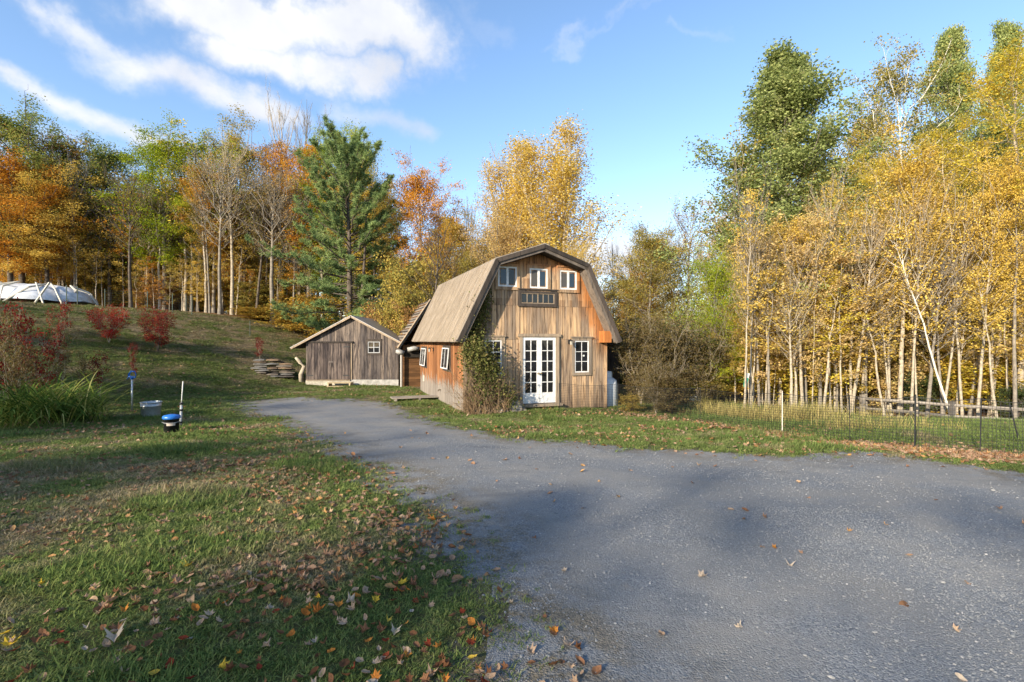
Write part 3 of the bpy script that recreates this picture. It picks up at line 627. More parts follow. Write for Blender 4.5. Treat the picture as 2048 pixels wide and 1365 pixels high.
L_yellow = leafmat('yellow_leaves', [(.38, .33, .07), (.62, .51, .07), (.78, .62, .09), (.74, .50, .12)])
L_orange = leafmat('orange_leaves', [(.34, .15, .03), (.56, .25, .035), (.66, .34, .045), (.66, .42, .09)])
L_peach = leafmat('tan_orange_leaves', [(.36, .25, .11), (.55, .38, .16), (.64, .47, .20), (.52, .45, .16)])
L_olive = leafmat('olive_leaves', [(.14, .14, .04), (.28, .25, .065), (.42, .33, .08), (.56, .38, .09)])
L_rust = leafmat('rust_leaves', [(.20, .11, .05), (.34, .18, .07), (.44, .25, .09), (.46, .32, .11)])
L_mix = leafmat('mixed_leaves', [(.09, .12, .03), (.24, .23, .05), (.46, .32, .06), (.56, .30, .05), (.18, .20, .05)])
L_red = leafmat('red_leaves', [(.14, .012, .012), (.34, .022, .02), (.50, .05, .035), (.40, .10, .03)])
L_dred = leafmat('dark_red_leaves', [(.06, .012, .014), (.14, .018, .02), (.26, .03, .025), (.2, .09, .03)])
L_brown = leafmat('brown_leaves', [(.09, .06, .03), (.16, .115, .05), (.15, .13, .05), (.28, .19, .08)])
L_dkgreen = leafmat('dark_green_leaves', [(.035, .055, .02), (.07, .10, .035), (.11, .14, .05), (.18, .18, .07)])
L_vine = leafmat('vine_leaves', [(.05, .065, .022), (.10, .12, .035), (.18, .18, .06), (.30, .22, .10)])
L_needle = leafmat('pine_needles', [(.09, .15, .06), (.18, .26, .10), (.28, .35, .13), (.38, .43, .17)], .25)

cone = lambda t: (1 - t) ** .75 * .95 + .08
PR = {}
def proto(key, n=1, **kw):
    PR[key] = [make_tree('%s_%d' % (key, i), **kw) for i in range(n)]
proto('maple', 3, H=16, cb=.26, Rc=3.6, leaves=34000, ls=.125, nl=52, nt=10, ntt=0, el=(10, 60), spread=.30)
proto('forest', 3, H=17, cb=.42, Rc=2.4, leaves=13000, ls=.125, nl=34, nt=8, el=(25, 65), spread=.26, r0=.13, wob_=.09)
proto('layered', 2, H=13, cb=.30, Rc=3.6, leaves=25000, ls=.088, nl=44, nt=10, el=(-4, 45), spread=.20, flat=.22, r0=.11, leaf_flat=1.0, curve=.1, wob_=.12, up=.03)
proto('round', 2, H=10, cb=.12, Rc=3.6, leaves=38000, ls=.10, nl=56, nt=10, el=(5, 70), spread=.30, r0=.16)
proto('bare', 2, H=17, cb=.35, Rc=2.0, leaves=0, nl=34, nt=9, ntt=4, el=(50, 75), curve=.25, r0=.12, up=.45, tsp=.45, twr=.010, follow=.8)
proto('barecrown', 1, H=17, cb=.45, Rc=2.6, leaves=2200, ls=.12, nl=34, nt=9, ntt=3, el=(45, 72), curve=.2, r0=.14, up=.35, tsp=.5, twr=.011, follow=.8)
proto('upswept', 1, H=15, cb=.10, Rc=3.1, leaves=42000, ls=.088, nl=90, nt=10, ntt=0, el=(58, 76), curve=.12, prof=lambda t: 1.0 * (1 - t) ** .55 + .06, r0=.15, stems=5, maxspread=1.8, up=.35, spread=.24, flat=1., tsp=.5)
proto('poplar', 1, H=17, cb=.12, Rc=4.8, leaves=100000, ls=.115, nl=90, nt=14, el=(4, 50), wob_=.02, prof=lambda t: (1 - t) ** 1.0 * 1.0 + .05, spread=.25, r0=.24, curve=.25, tsp=.6)
proto('sparse', 1, H=18, cb=.55, Rc=3.2, leaves=11000, ls=.12, nl=22, nt=10, ntt=3, el=(25, 60), r0=.13, spread=.26, twr=.010)
proto('sapling', 3, H=7, cb=.18, Rc=1.6, leaves=2600, ls=.115, nl=20, nt=7, el=(5, 50), spread=.17, flat=.25, r0=.042, leaf_flat=.9, wob_=.06, twr=.006)
proto('pole', 3, H=11, cb=.45, Rc=1.3, leaves=1500, ls=.12, nl=22, nt=5, el=(25, 65), spread=.2, flat=.4, r0=.06, wob_=.06, twr=.007)
proto('leafybush', 2, H=2.6, cb=.05, Rc=1.5, leaves=9000, ls=.085, nl=46, nt=7, el=(15, 70), spread=.13, r0=.03, stems=3, maxspread=.8, twr=.006)
proto('twigbush', 2, H=3.4, cb=.12, Rc=2.0, leaves=14000, ls=.08, nl=80, nt=8, ntt=3, el=(25, 70), spread=.16, r0=.028, stems=9, maxspread=1.2, twr=.005, up=.15, tsp=.8, wob_=.06)
proto('redbush', 2, H=1.7, cb=.18, Rc=.85, leaves=5200, ls=.055, nl=60, nt=8, el=(15, 70), spread=.09, r0=.014, stems=7, maxspread=.6, twr=.004, up=.2)
proto('weed', 3, H=1.7, cb=.3, Rc=.35, leaves=1500, ls=.05, nl=30, nt=6, ntt=2, el=(20, 65), spread=.07, r0=.007, stems=5, maxspread=.5, twr=.003, wob_=.03)

def put_tree(kind, x, y, h, w, bark, leaf, name, label, group=None, cat='tree', var=None, rz=None, lean=(0, 0), woodname='trunk', leafname='crown', sink=.05):
    pr = PR[kind][random.randrange(len(PR[kind])) if var is None else var]; wood, lv, Hh, Rr = pr
    o = empty(name, (x, y, hz1(x, y) - sink), random.uniform(0, 6.28) if rz is None else rz, label, cat, group)
    o.scale = (w / (2 * Rr), w / (2 * Rr), h / Hh); o.rotation_euler[0] = lean[0]; o.rotation_euler[1] = lean[1]
    for nm, me, mt in ((woodname, wood, bark), (leafname, lv, leaf)):
        if me is None: continue
        if not me.materials: me.materials.append(mt)
        c = bpy.data.objects.new(nm, me); C.objects.link(c); c.parent = o; c.material_slots[0].link = 'OBJECT'; c.material_slots[0].material = mt
    return o
def tree_px(kind, px, top, d, wpx, bark, leaf, name, label, group=None, cat='tree', **kw):
    x = (px - 1024) / 1000 * d; g = hz1(x, d); h = CAMZ + (682.5 - top) / 1000 * d - g
    return put_tree(kind, x, d, h, wpx / 1000 * d, bark, leaf, name, label, group, cat, **kw)

# hillside woods: trees one can single out
tree_px('maple', 45, 215, 38, 200, B_dark, L_green, 'maple_tree', 'dark green crown at the far left edge of the woods')
tree_px('maple', 20, 300, 36, 210, B_dark, L_orange, 'maple_tree', 'orange maple at the left edge behind the white dome')
tree_px('maple', 95, 330, 37, 170, B_dark, L_gold, 'maple_tree', 'orange gold maple just right of the dome with leaves to its base')
tree_px('forest', 120, 270, 40, 130, B_grey, L_rust, 'maple_tree', 'thin pinkish brown crown between green tree and olive tree at left')
tree_px('maple', 195, 275, 41, 190, B_dark, L_green, 'maple_tree', 'olive green tree with sky showing through its lower branches')
tree_px('maple', 330, 255, 39, 170, B_grey, L_lime, 'maple_tree', 'bright yellow green maple standing out in the hillside woods')
tree_px('forest', 395, 262, 40, 130, B_grey, L_lime, 'maple_tree', 'yellow green narrow tree right beside the brightest lime maple')
tree_px('maple', 485, 240, 41, 160, B_grey, L_olive, 'maple_tree', 'olive gold domed crown highest in the hillside woods')
tree_px('barecrown', 440, 300, 36.5, 120, B_grey, L_peach, 'bare_tree', 'nearly bare pale tree fanning out in front of the olive crown')
tree_px('bare', 563, 185, 42, 80, B_tan, None, 'bare_tree', 'tallest bare tree with thin grey twigs against the clouds')
tree_px('bare', 612, 200, 43, 95, B_grey, None, 'bare_tree', 'second tall leafless tree just left of the yellow green crowns')
tree_px('barecrown', 545, 330, 37, 150, B_grey, L_peach, 'bare_tree', 'pale branching tree with thin orange pink leaves left of pine')
tree_px('maple', 650, 255, 40, 130, B_grey, L_lime, 'maple_tree', 'yellow green crown rising behind the left of the pine')
tree_px('upswept', 712, 262, 39, 110, B_grey, L_lime, 'maple_tree', 'pale yellow green treetop showing above the pine')
tree_px('maple', 845, 330, 34, 140, B_grey, L_orange, 'maple_tree', 'orange maple between the pine and the barn roof')
tree_px('forest', 905, 400, 36, 110, B_grey, L_orange, 'maple_tree', 'lower orange tree just left of the barn ridge')
tree_px('bare', 872, 440, 27, 120, B_dark, None, 'bare_tree', 'dark bare forked tree rising behind the barn roof')
tree_px('bare', 935, 390, 38, 60, B_grey, None, 'bare_tree', 'thin bare tree against the sky left of the golden tree')
tree_px('round', 945, 452, 31, 140, B_grey, L_olive, 'maple_tree', 'olive tan rounded tree directly behind the barn roof break')
tree_px('upswept', 1122, 250, 31, 215, B_tan, L_gold, 'birch_tree', 'tall golden upswept tree behind the barn')
tree_px('upswept', 1045, 288, 33, 160, B_tan, L_gold, 'birch_tree', 'shorter golden tree joined to the left of the tall one')
tree_px('bare', 1010, 280, 34, 110, B_tan, None, 'bare_tree', 'leafless twiggy tree at the left flank of the golden tree')
tree_px('round', 1005, 385, 30, 180, B_grey, L_peach, 'maple_tree', 'tan orange tree low behind the barn gable')
tree_px('round', 1150, 445, 27.5, 110, B_grey, L_gold, 'maple_tree', 'yellow foliage right behind the peak of the barn')
tree_px('bare', 1228, 470, 42, 40, B_grey, None, 'bare_tree', 'thin pale bare tree in the sky gap right of the barn')
tree_px('bare', 1262, 490, 44, 40, B_grey, None, 'bare_tree', 'short bare tree against the low cloud')
for i_, (px, top, d) in enumerate(((150, 300, 38), (262, 330, 37), (420, 310, 37.4), (512, 345, 37.5), (585, 350, 38.5))):
    tree_px(('bare', 'barecrown')[i_ % 2], px, top, d, (75, 110, 60, 95, 80)[i_], (B_grey, B_dark)[i_ % 2], (None, L_olive)[i_ % 2], 'bare_tree', ('leafless' if i_ % 2 == 0 else 'nearly leafless') + ' slim tree at the front edge of the hillside woods', 'slim bare trees at the front of the hillside woods', lean=(random.uniform(-.08, .08), random.uniform(-.1, .1)))
tree_px('maple', 905, 430, 32, 130, B_grey, L_mix, 'maple_tree', 'mottled tree filling in between the orange maple and barn ridge')
tree_px('round', 975, 430, 33, 130, B_grey, L_peach, 'maple_tree', 'peach tree behind the left slope of the barn roof')
tree_px('maple', 1298, 446, 27, 150, B_grey, L_olive, 'maple_tree', 'full crowned olive gold tree just right of the sky gap')
tree_px('maple', 1262, 545, 34, 90, B_grey, L_olive, 'maple_tree', 'low olive tree closing the sky gap right of the barn')
# right side
tree_px('round', 1300, 445, 33, 150, B_grey, L_olive, 'maple_tree', 'rounded olive and orange tree right of the sky gap')
tree_px('round', 1262, 560, 29, 100, B_grey, L_mix, 'maple_tree', 'small mixed green tree low behind the barn right corner')
tree_px('barecrown', 1375, 395, 36, 110, B_grey, L_peach, 'bare_tree', 'thin pinkish crown above the rounded olive tree')
tree_px('round', 1430, 462, 19.0, 150, B_grey, L_lime, 'maple_tree', 'brilliant lime yellow maple above the brown shrubs')
tree_px('poplar', 1565, 110, 22.5, 380, B_grey, L_aspen, 'poplar_tree', 'big green poplar rising above all trees on the right')
tree_px('layered', 1510, 455, 20.5, 140, B_tan, L_peach, 'maple_tree', 'tan orange tree in front of the big green poplar')
tree_px('forest', 1430, 400, 30, 130, B_grey, L_peach, 'maple_tree', 'peach coloured crown at the left foot of the green poplar')
tree_px('sparse', 1803, 85, 23, 190, B_white, L_olive, 'poplar_tree', 'tall white trunked poplar with sparse crown against the sky')
tree_px('poplar', 1905, 60, 24, 210, B_grey, L_aspen, 'poplar_tree', 'green tree top behind the yellow maples at upper right')
tree_px('poplar', 2015, 50, 20, 190, B_grey, L_aspen, 'poplar_tree', 'green tree at the top right corner')
tree_px('maple', 1740, 175, 30, 160, B_grey, L_olive, 'maple_tree', 'olive crown between green poplar and white trunked poplar')
tree_px('layered', 2040, 110, 17.0, 320, B_tan, L_yellow, 'maple_tree', 'large yellow maple leaning in at the right edge')
tree_px('layered', 1930, 235, 18.8, 230, B_tan, L_yellow, 'maple_tree', 'broad yellow maple left of the right edge one')
tree_px('layered', 1725, 305, 19.4, 190, B_tan, L_yellow, 'maple_tree', 'golden maple with twin pale trunks right of the poplar')
tree_px('layered', 1645, 400, 20, 170, B_tan, L_peach, 'maple_tree', 'golden layered tree under the right of the green poplar')
tree_px('layered', 1840, 340, 19.6, 190, B_tan, L_gold, 'maple_tree', 'gold tree around the white poplar trunk')
tree_px('layered', 1985, 400, 16.8, 180, B_tan, L_gold, 'maple_tree', 'low spreading gold branches above the rail fence at right')
tree_px('layered', 1560, 480, 18.5, 170, B_tan, L_peach, 'maple_tree', 'orange brown tree behind the green and white trail flag')
tree_px('layered', 1470, 610, 18.6, 90, B_tan, L_gold, 'maple_tree', 'yellow low tree directly right of the brown shrubs')
tree_px('round', 1700, 440, 19.5, 90, B_tan, L_green, 'maple_tree', 'green leaved patch of foliage among the gold between the twin trunks')
tree_px('barecrown', 1600, 430, 19, 120, B_tan, L_rust, 'bare_tree', 'brownish half bare tree right of the tan orange maple', cat='tree')
tree_px('barecrown', 1870, 470, 18, 130, B_tan, L_peach, 'bare_tree', 'half bare pale tree behind the leaning birch', cat='tree')
tree_px('maple', 1345, 470, 31, 120, B_grey, L_olive, 'maple_tree', 'olive tree filling the gap between rounded tree and lime maple')
tree_px('round', 1290, 500, 30, 110, B_grey, L_orange, 'maple_tree', 'orange tinted round tree low in front of the rounded olive tree')
for i_ in range(16):
    px = 1495 + i_ * 35 + random.uniform(-12, 12); px += 22 if abs(px - 1563) < 16 else 0
    tree_px(('barecrown', 'bare', 'barecrown')[i_ % 3], px, random.uniform(330, 560), random.uniform(16.2, 17.6), random.uniform(70, 120), (B_tan, B_grey, B_tan)[i_ % 3], (L_peach, None, L_gold)[i_ % 3], 'bare_tree', ('leafless' if i_ % 3 == 1 else 'thinly leaved') + ' twiggy pale tree just behind the rail fence', 'twiggy trees just behind the rail fence', lean=(0, random.uniform(-.14, .1)))
# pale distinct trunks on the right
for i, (px, top, d, ln, lb) in enumerate(((1700, 380, 17.0, (.0, .02), 'pale trunked tree behind the rail fence, left of a twin'), (1722, 400, 17.2, (0, .06), 'pale trunked tree leaning right, close to its twin'),
        (1800, 250, 16.6, (0, 0), 'thick straight grey trunk behind the green fence shrub'), (1905, 420, 15.8, (0, -.30), 'white birch trunk leaning strongly left behind the fence'),
        (1770, 560, 16.2, (0, -.16), 'short pale trunk leaning left beside the thick trunk'), (1925, 380, 16.2, (0, -.05), 'slim pale trunk right of the leaning birch'),
        (1955, 300, 15.6, (0, .05), 'speckled pale trunk near the right fence post'), (1612, 430, 17.6, (0, -.03), 'brown trunk behind the left end of the rails'),
        (1995, 520, 14.8, (0, -.12), 'white trunk tilting left close to the right edge'), (2030, 300, 15.5, (0, 0), 'grey trunk at the very right edge'),
        (1640, 560, 18.2, (0, -.05), 'tan trunk left of the twin pale trunks'))):
    t_ = tree_px('forest' if i in (2, 6, 7, 9) else 'pole', px, top, d, 110, B_white if i in (3,) else (B_grey if i in (7, 9) else B_tan), L_gold, 'birch_tree', lb, rz=0, lean=ln)
    s_ = (1.1, 1.1, 1.35, .85, 1.0, .9, .9, 1.2, .9, 1.1, .9)[i]; t_.scale[0] *= s_; t_.scale[1] *= s_
# depth of the woods
CN = {}
KW = {'forest': 'narrow', 'maple': 'broad', 'round': 'rounded', 'bare': 'leafless', 'barecrown': 'thinly leaved', 'pole': 'slender', 'layered': 'spreading', 'sapling': 'low branching'}
for m__, w__ in ((L_mix, 'mottled green and gold'), (L_gold, 'gold'), (L_olive, 'olive'), (L_orange, 'orange'), (L_green, 'dark green'), (L_rust, 'rusty brown'), (L_peach, 'tan orange'), (L_yellow, 'yellow'), (L_lime, 'lime green')): CN[m__] = w__
KL = {'l': ('forest tree standing deep in the hillside woods', 'trees filling the hillside woods'), 'r': ('forest tree standing deep in the woods beyond the rail fence', 'trees filling the woods beyond the rail fence'), 'm': ('distant forest tree behind the buildings', 'distant trees behind the buildings')}
mats_l = [L_mix, L_gold, L_olive, L_orange, L_green, L_mix, L_rust, L_gold]
def fill(n, f, mats, hr, wr, kinds, key, barks=(B_grey, B_dark, B_grey), name='forest_tree'):
    for i in range(n):
        x, y = f(i / n)
        k = random.choice(kinds); lf_ = random.choice(mats)
        put_tree(k, x, y, random.uniform(*hr), random.uniform(*wr), random.choice(barks), lf_, name, ('%s %s' % (KW[k], '' if k == 'bare' else CN[lf_] + ' ')) + KL[key][0], KL[key][1])
def row(px0, px1, d0, d1):
    def f(t):
        px = px0 + (px1 - px0) * t + random.uniform(-12, 12); d = random.uniform(d0, d1); return (px - 1024) / 1000 * d, d
    return f
fill(44, row(-90, 790, 37.5, 43), mats_l + [L_lime, L_yellow], (9, 14.5), (2.8, 5.5), ['forest', 'forest', 'bare', 'forest', 'pole', 'barecrown', 'pole'], 'l', (B_grey, B_dark, B_tan))
fill(34, row(-90, 800, 44, 52), mats_l, (10, 14), (4, 7), ['forest', 'maple', 'forest', 'barecrown'], 'l')
fill(26, row(-120, 900, 56, 75), [L_gold, L_orange, L_mix, L_olive], (9, 12.5), (6, 9), ['maple', 'round', 'maple'], 'l')
fill(16, row(800, 1230, 46, 62), [L_peach, L_gold, L_olive, L_rust], (6, 9.5), (5, 8), ['round', 'maple'], 'm')
fill(8, row(1215, 1420, 50, 60), [L_peach, L_olive, L_rust], (4.5, 7), (5, 8), ['round'], 'm')
fill(34, row(1480, 2130, 21.5, 28), [L_gold, L_yellow, L_peach, L_gold, L_olive], (8, 13), (2.6, 4), ['forest', 'forest', 'pole', 'barecrown'], 'r', (B_tan, B_grey, B_tan))
fill(22, row(1440, 2200, 30, 42), [L_gold, L_yellow, L_olive, L_mix], (10, 15), (5, 8), ['forest', 'maple', 'layered'], 'r', (B_grey, B_dark))
def thicket(n, f, mats, hr, wr, key):
    for i in range(n):
        x, y = f(i / n); lf_ = random.choice(mats)
        put_tree('leafybush', x, y, random.uniform(*hr), random.uniform(*wr), B_dark, lf_, 'understorey_bush', CN[lf_] + ' bush low among the trunks of ' + key, 'undergrowth in ' + key, 'bush', woodname='stems', leafname='foliage')
thicket(26, row(-100, 620, 44, 52), [L_gold, L_orange, L_mix, L_olive, L_mix], (3, 6.5), (5, 7), 'the hillside woods')
thicket(20, row(-60, 640, 39, 42), [L_mix, L_olive, L_rust, L_mix], (1.2, 3.2), (2.5, 4), 'the hillside woods')
thicket(18, row(1470, 2130, 18, 21.5), [L_gold, L_peach, L_olive, L_yellow], (1.4, 3.2), (2, 3.4), 'the woods beyond the rail fence')
thicket(26, row(1430, 2150, 24, 34), [L_gold, L_peach, L_mix, L_olive], (2.5, 5), (4, 6), 'the woods beyond the rail fence')
# thin saplings along the right wood's edge and in the hillside woods
def sap(n, f, mats, hr, label, group, kinds=('sapling', 'pole'), barks=(B_tan, B_grey)):
    for i in range(n):
        x, y = f(i / n); h = random.uniform(*hr)
        k = random.choice(kinds); lf_ = random.choice(mats); put_tree(k, x, y, h, random.uniform(1.2, 2.4), random.choice(barks), lf_, 'sapling', '%s %s %s' % (KW[k], CN[lf_], label), group, lean=(random.uniform(-.05, .05), random.uniform(-.08, .08)))
sap(90, row(1485, 2130, 16.4, 21), [L_gold, L_yellow, L_gold, L_peach], (3.2, 7.5), 'sapling in the wood behind the rail fence', 'saplings behind the rail fence')
sap(50, row(-60, 640, 37.5, 41), [L_mix, L_gold, L_olive, L_orange], (3, 7), 'sapling at the foot of the hillside woods', 'saplings at the edge of the hillside woods')
# understorey bushes
def bushes(lst, kind, bark, leaf, name, label, group):
    for px, top, d, w in lst: tree_px(kind, px, top, d, w, bark, leaf, name, label, group, cat='bush', woodname='stems', leafname='foliage')
bushes([(590, 600, 35, 110), (640, 585, 34, 120), (520, 612, 37, 90), (740, 600, 32, 120)], 'leafybush', B_dark, L_mix, 'bush', 'mixed green and orange bush at the wood edge under the pine', 'bushes under the pine')
bushes([(815, 500, 29, 120), (800, 560, 27, 90), (850, 540, 28, 110)], 'leafybush', B_dark, L_olive, 'bush', 'tall olive bush between the shed roof and the barn roof', 'tall bushes behind the shed and barn')
bushes([(820, 600, 26.5, 80), (770, 610, 29, 90)], 'leafybush', B_dark, L_rust, 'bush', 'rusty leaved bush behind the shed right side', 'rusty bushes behind the shed')
bushes([(1690, 742, 18.9, 90)], 'leafybush', B_dark, L_dkgreen, 'bush', 'dark green shrub behind the rails, nearer the twin trunks', None)
bushes([(1835, 742, 17.6, 95)], 'leafybush', B_dark, L_dkgreen, 'bush', 'dark green shrub behind the rails below the leaning birch', None)
bushes([(2035, 768, 16, 70)], 'leafybush', B_dark, L_dkgreen, 'bush', 'dark low shrub at the right end of the rail fence', None)
# brown shrubs right of the barn
for px, top, d, w, k, lf, lb in ((1282, 583, 17.6, 120, 'twigbush', L_brown, 'tall brown twiggy shrub touching the barn eave'), (1330, 578, 17.6, 150, 'twigbush', L_brown, 'highest brown shrub of the thicket right of the barn'),
        (1400, 625, 18.2, 130, 'twigbush', L_brown, 'dark brown shrub at the right end of the thicket'), (1312, 705, 15.6, 85, 'twigbush', L_brown, 'low tan twiggy shrub in front of the thicket'),
        (1345, 745, 15.4, 80, 'leafybush', L_brown, 'low olive brown bush at the foot of the thicket'), (1262, 785, 15.9, 46, 'leafybush', L_olive, 'small green bush beside the propane tank'),
        (1405, 720, 18.8, 110, 'leafybush', L_olive, 'yellowish bush behind the right side of the thicket'), (1370, 655, 19.5, 150, 'leafybush', L_dkgreen, 'dark green bush deep in the thicket'),
        (1280, 640, 19.8, 120, 'leafybush', L_dkgreen, 'dark green bush in the shade behind the propane tank')):
    tree_px(k, px, top, d, w, B_tan if k == 'twigbush' else B_dark, lf, 'shrub', lb, cat='shrub', woodname='stems', leafname='foliage')
# garden shrubs left
tree_px('redbush', 218, 608, 23.0, 66, B_tan, L_red, 'red_shrub', 'bright red shrub on the slope, left of the pair', cat='shrub', woodname='stems', leafname='foliage')
tree_px('redbush', 316, 610, 23.6, 64, B_dark, L_dred, 'red_shrub', 'dark crimson shrub on the slope, right of the pair', cat='shrub', woodname='stems', leafname='foliage')
for px, top, d, w, lf in ((40, 600, 15, 70, L_dred), (8, 622, 14, 60, L_brown), (75, 655, 14, 70, L_dred), (120, 600, 20, 40, L_dred), (20, 665, 12.6, 70, L_brown), (55, 690, 12.8, 60, L_brown), (100, 690, 14.5, 60, L_brown), (-20, 640, 13, 80, L_dred), (160, 700, 16, 40, L_brown), (125, 655, 17, 50, L_brown)):
    tree_px('weed', px, top, d, w, B_tan, lf, 'wild_shrub', {L_dred: 'dark red', L_brown: 'brown', L_rust: 'rusty'}[lf] + ' leggy wild plant rising ' + ('beside' if px > 90 else 'above') + ' the arching grass clump' + (' at its tallest' if top < 625 else ''), 'leggy plants at the left edge', cat='plant', woodname='stems', leafname='foliage')
for px, top, d, w in ((520, 672, 26, 26), (268, 684, 19, 20), (200, 700, 17, 40)):
    tree_px('weed', px, top, d, w, B_tan, L_dred, 'small_red_plant', 'small reddish seedling standing alone in the lawn', 'small red plants in the lawn', cat='plant', woodname='stems', leafname='foliage')
# barn corner vine
def vine(cx, cy, label, name, parts):
    v = empty(name, (cx, cy, hz1(cx, cy)), 0, label, 'vine'); return v
Rz = Matrix.Rotation(th, 3, 'Z')
def bw_(p): return Vector(BO) + Rz @ Vector(p)
vn = empty('climbing_vine', tuple(bw_((-2.3, -.25, -.2))), th, 'green leafed vine with tangled dry stems climbing the left corner of the barn', 'vine')
pts = []
def blob(c, s, n): pts.append(rng.normal(size=(n, 3)) * np.array(s) + np.array(c))
blob((-.20, -.25, 1.9), (.15, .14, .22), 750); blob((.15, -.32, 1.75), (.22, .14, .30), 1300); blob((.50, -.30, 1.45), (.15, .10, .22), 700); blob((.45, -.3, 1.0), (.28, .1, .35), 650)
blob((.16, .08, 2.5), (.10, .06, .33), 800); blob((.36, .10, 3.1), (.13, .05, .28), 450); blob((.55, .12, 3.55), (.1, .04, .2), 130); blob((.08, -.0, 2.15), (.12, .08, .2), 450); blob((1.15, -.3, .55), (.10, .08, .22), 260); blob((1.1, -.3, .3), (.12, .08, .12), 120); blob((.4, -.35, .75), (.4, .12, .35), 420)
pts = np.concatenate(pts); pts[:, 1] = np.minimum(pts[:, 1], .17)
v, f = leafcards(pts, .075, .1); link('foliage', mesh_np('vine_leaves', v, f, L_vine, rnd=rng.random(len(f))), vn)
n = 480; st_ = np.zeros((n, 6, 3)); q = np.linspace(0, 1, 6)
bx = rng.uniform(-.15, 1.0, n); tx = bx * .8 + rng.normal(size=n) * .55; hh = rng.uniform(.2, 1.8, n)
st_[:, :, 0] = bx[:, None] + (tx - bx)[:, None] * q + np.sin(q * 5 + rng.uniform(0, 6, (n, 1))) * .10; st_[:, :, 1] = -rng.uniform(.0, .5, (n, 1)) + .1 * q; st_[:, :, 2] = hh[:, None] * q ** .9
st_[:, 4:, 2] -= rng.uniform(0, .5, (n, 1)); st_[:, 1:] += rng.normal(size=(n, 5, 3)) * .05
v, f = batch_tubes(st_, np.tile(np.linspace(.008, .003, 6), (n, 1)), 3); link('stems', mesh_np('vine_stems', v, f, barkmat('dry_stem', (.24, .16, .09), (.34, .24, .14), (.12, .08, .05)), smooth=True), vn)
n = 40; st_ = np.zeros((n, 8, 3)); q = np.linspace(0, 1, 8)
st_[:, :, 0] = rng.uniform(-.2, .2, (n, 1)) + rng.uniform(0, .55, (n, 1)) * q + .05 * np.sin(q * 9 + rng.uniform(0, 6, (n, 1))); st_[:, :, 1] = .17; st_[:, :, 2] = rng.uniform(2.2, 3.8, (n, 1)) * q
v, f = batch_tubes(st_, np.tile(np.linspace(.008, .003, 8), (n, 1)), 3); link('stems', mesh_np('vine_stems2', v, f, B_dark, smooth=True), vn)

# white pine
def make_pine():
    H = 14.6; K = 18; t = np.linspace(0, 1, K); tr = np.zeros((K, 3)); tr[:, 2] = t * H; tr[:, 0] = .15 * np.sin(t * 4)
    allV, allF, off = [], [], 0
    def addt(P, Rd, S):
        nonlocal off
        v, f = batch_tubes(P, Rd, S); allV.append(v); allF.append(f + off); off += len(v)
    addt(tr[None], (.24 * (1 - t) + .02)[None], 10); addt(tr[None] * np.array([1, 1, .8]) + np.array([.9, .3, 0]) * t[None, :, None] * 1.0 + np.array([.35, .2, 0]), (.15 * (1 - t) + .02)[None], 8)
    Ps = []; Ls = []
    for i in range(128):
        z = 1.3 + (H - 1.6) * ((i + .5) / 128) ** .9; zt = z / H; az = i * 2.4 + rng.uniform(-.7, .7)
        left = .5 - .5 * math.cos(az)      # 1 on the -x side
        if zt < .42: l = (2.6 + 3.0 * left) * rng.uniform(.4, 1.1); e = R(rng.uniform(-14, 8)); cv = .16
        else: l = np.interp(zt, [.42, .5, .7, .88, 1], [3.2, 3.7, 3.6, 2.7, 1.1]) * rng.uniform(.6, 1.1); e = R(np.interp(zt, [.42, .7, 1], [12, 34, 60])); cv = .28
        d = np.array([math.cos(az) * math.cos(e), math.sin(az) * math.cos(e), math.sin(e)]); q = np.linspace(0, 1, 7)[:, None]
        P = np.array([.15 * math.sin(zt * 4), 0, z]) + d * l * q; P[:, 2] += cv * l * q[:, 0] ** 2; P[1:] += rng.normal(size=(6, 3)) * .04 * l * .5; Ps.append(P); Ls.append(l)
    Ps = np.array(Ps); Ls = np.array(Ls); addt(Ps, np.tile(np.linspace(.05, .012, 7), (len(Ps), 1)), 4)
    T2, L2 = children(Ps, Ls, 15, .25, .26, .45, .22, 4, .9); addt(T2, np.tile(np.linspace(.012, .005, 4), (len(T2), 1)), 3)
    T3, L3 = children(T2, L2, 4, .3, .55, .6, .3, 3, .8)
    allT = np.concatenate([interp_paths(T3, np.tile([.35, .7, .99], (len(T3), 1))).reshape(-1, 3), interp_paths(T2, np.tile([.4, .6, .8, .99], (len(T2), 1))).reshape(-1, 3)])
    n = len(allT); m_ = 7
    c = np.repeat(allT, m_, 0); d = unit(n * m_); d[:, 2] = d[:, 2] * .7 + .45; d /= np.linalg.norm(d, axis=1, keepdims=True)
    s = np.cross(d, unit(n * m_)); s /= np.linalg.norm(s, axis=1, keepdims=True); l = rng.uniform(.14, .30, (n * m_, 1))
    v = np.stack([c - s * .014, c + s * .014, c + d * l], 1).reshape(-1, 3); f = np.arange(3 * n * m_).reshape(-1, 3)
    print('pine tris', len(f))
    return mesh_np('pine_wood', np.concatenate(allV), np.concatenate(allF), B_dark, smooth=True), mesh_np('pine_needles', v, f, L_needle, rnd=np.repeat(rng.random(n), m_))
pw, pn = make_pine()
dP = 32.5; xP = (695 - 1024) / 1000 * dP
pine = empty('pine_tree', (xP, dP, hz1(xP, dP) - .1), 0, 'large dark green white pine behind the shed with sweeping lower branches', 'tree')
hp = CAMZ + (682.5 - 282) / 1000 * dP - hz1(xP, dP); pine.scale = (1., 1., hp / 15.2)
link('trunk', pw, pine); link('crown', pn, pine)

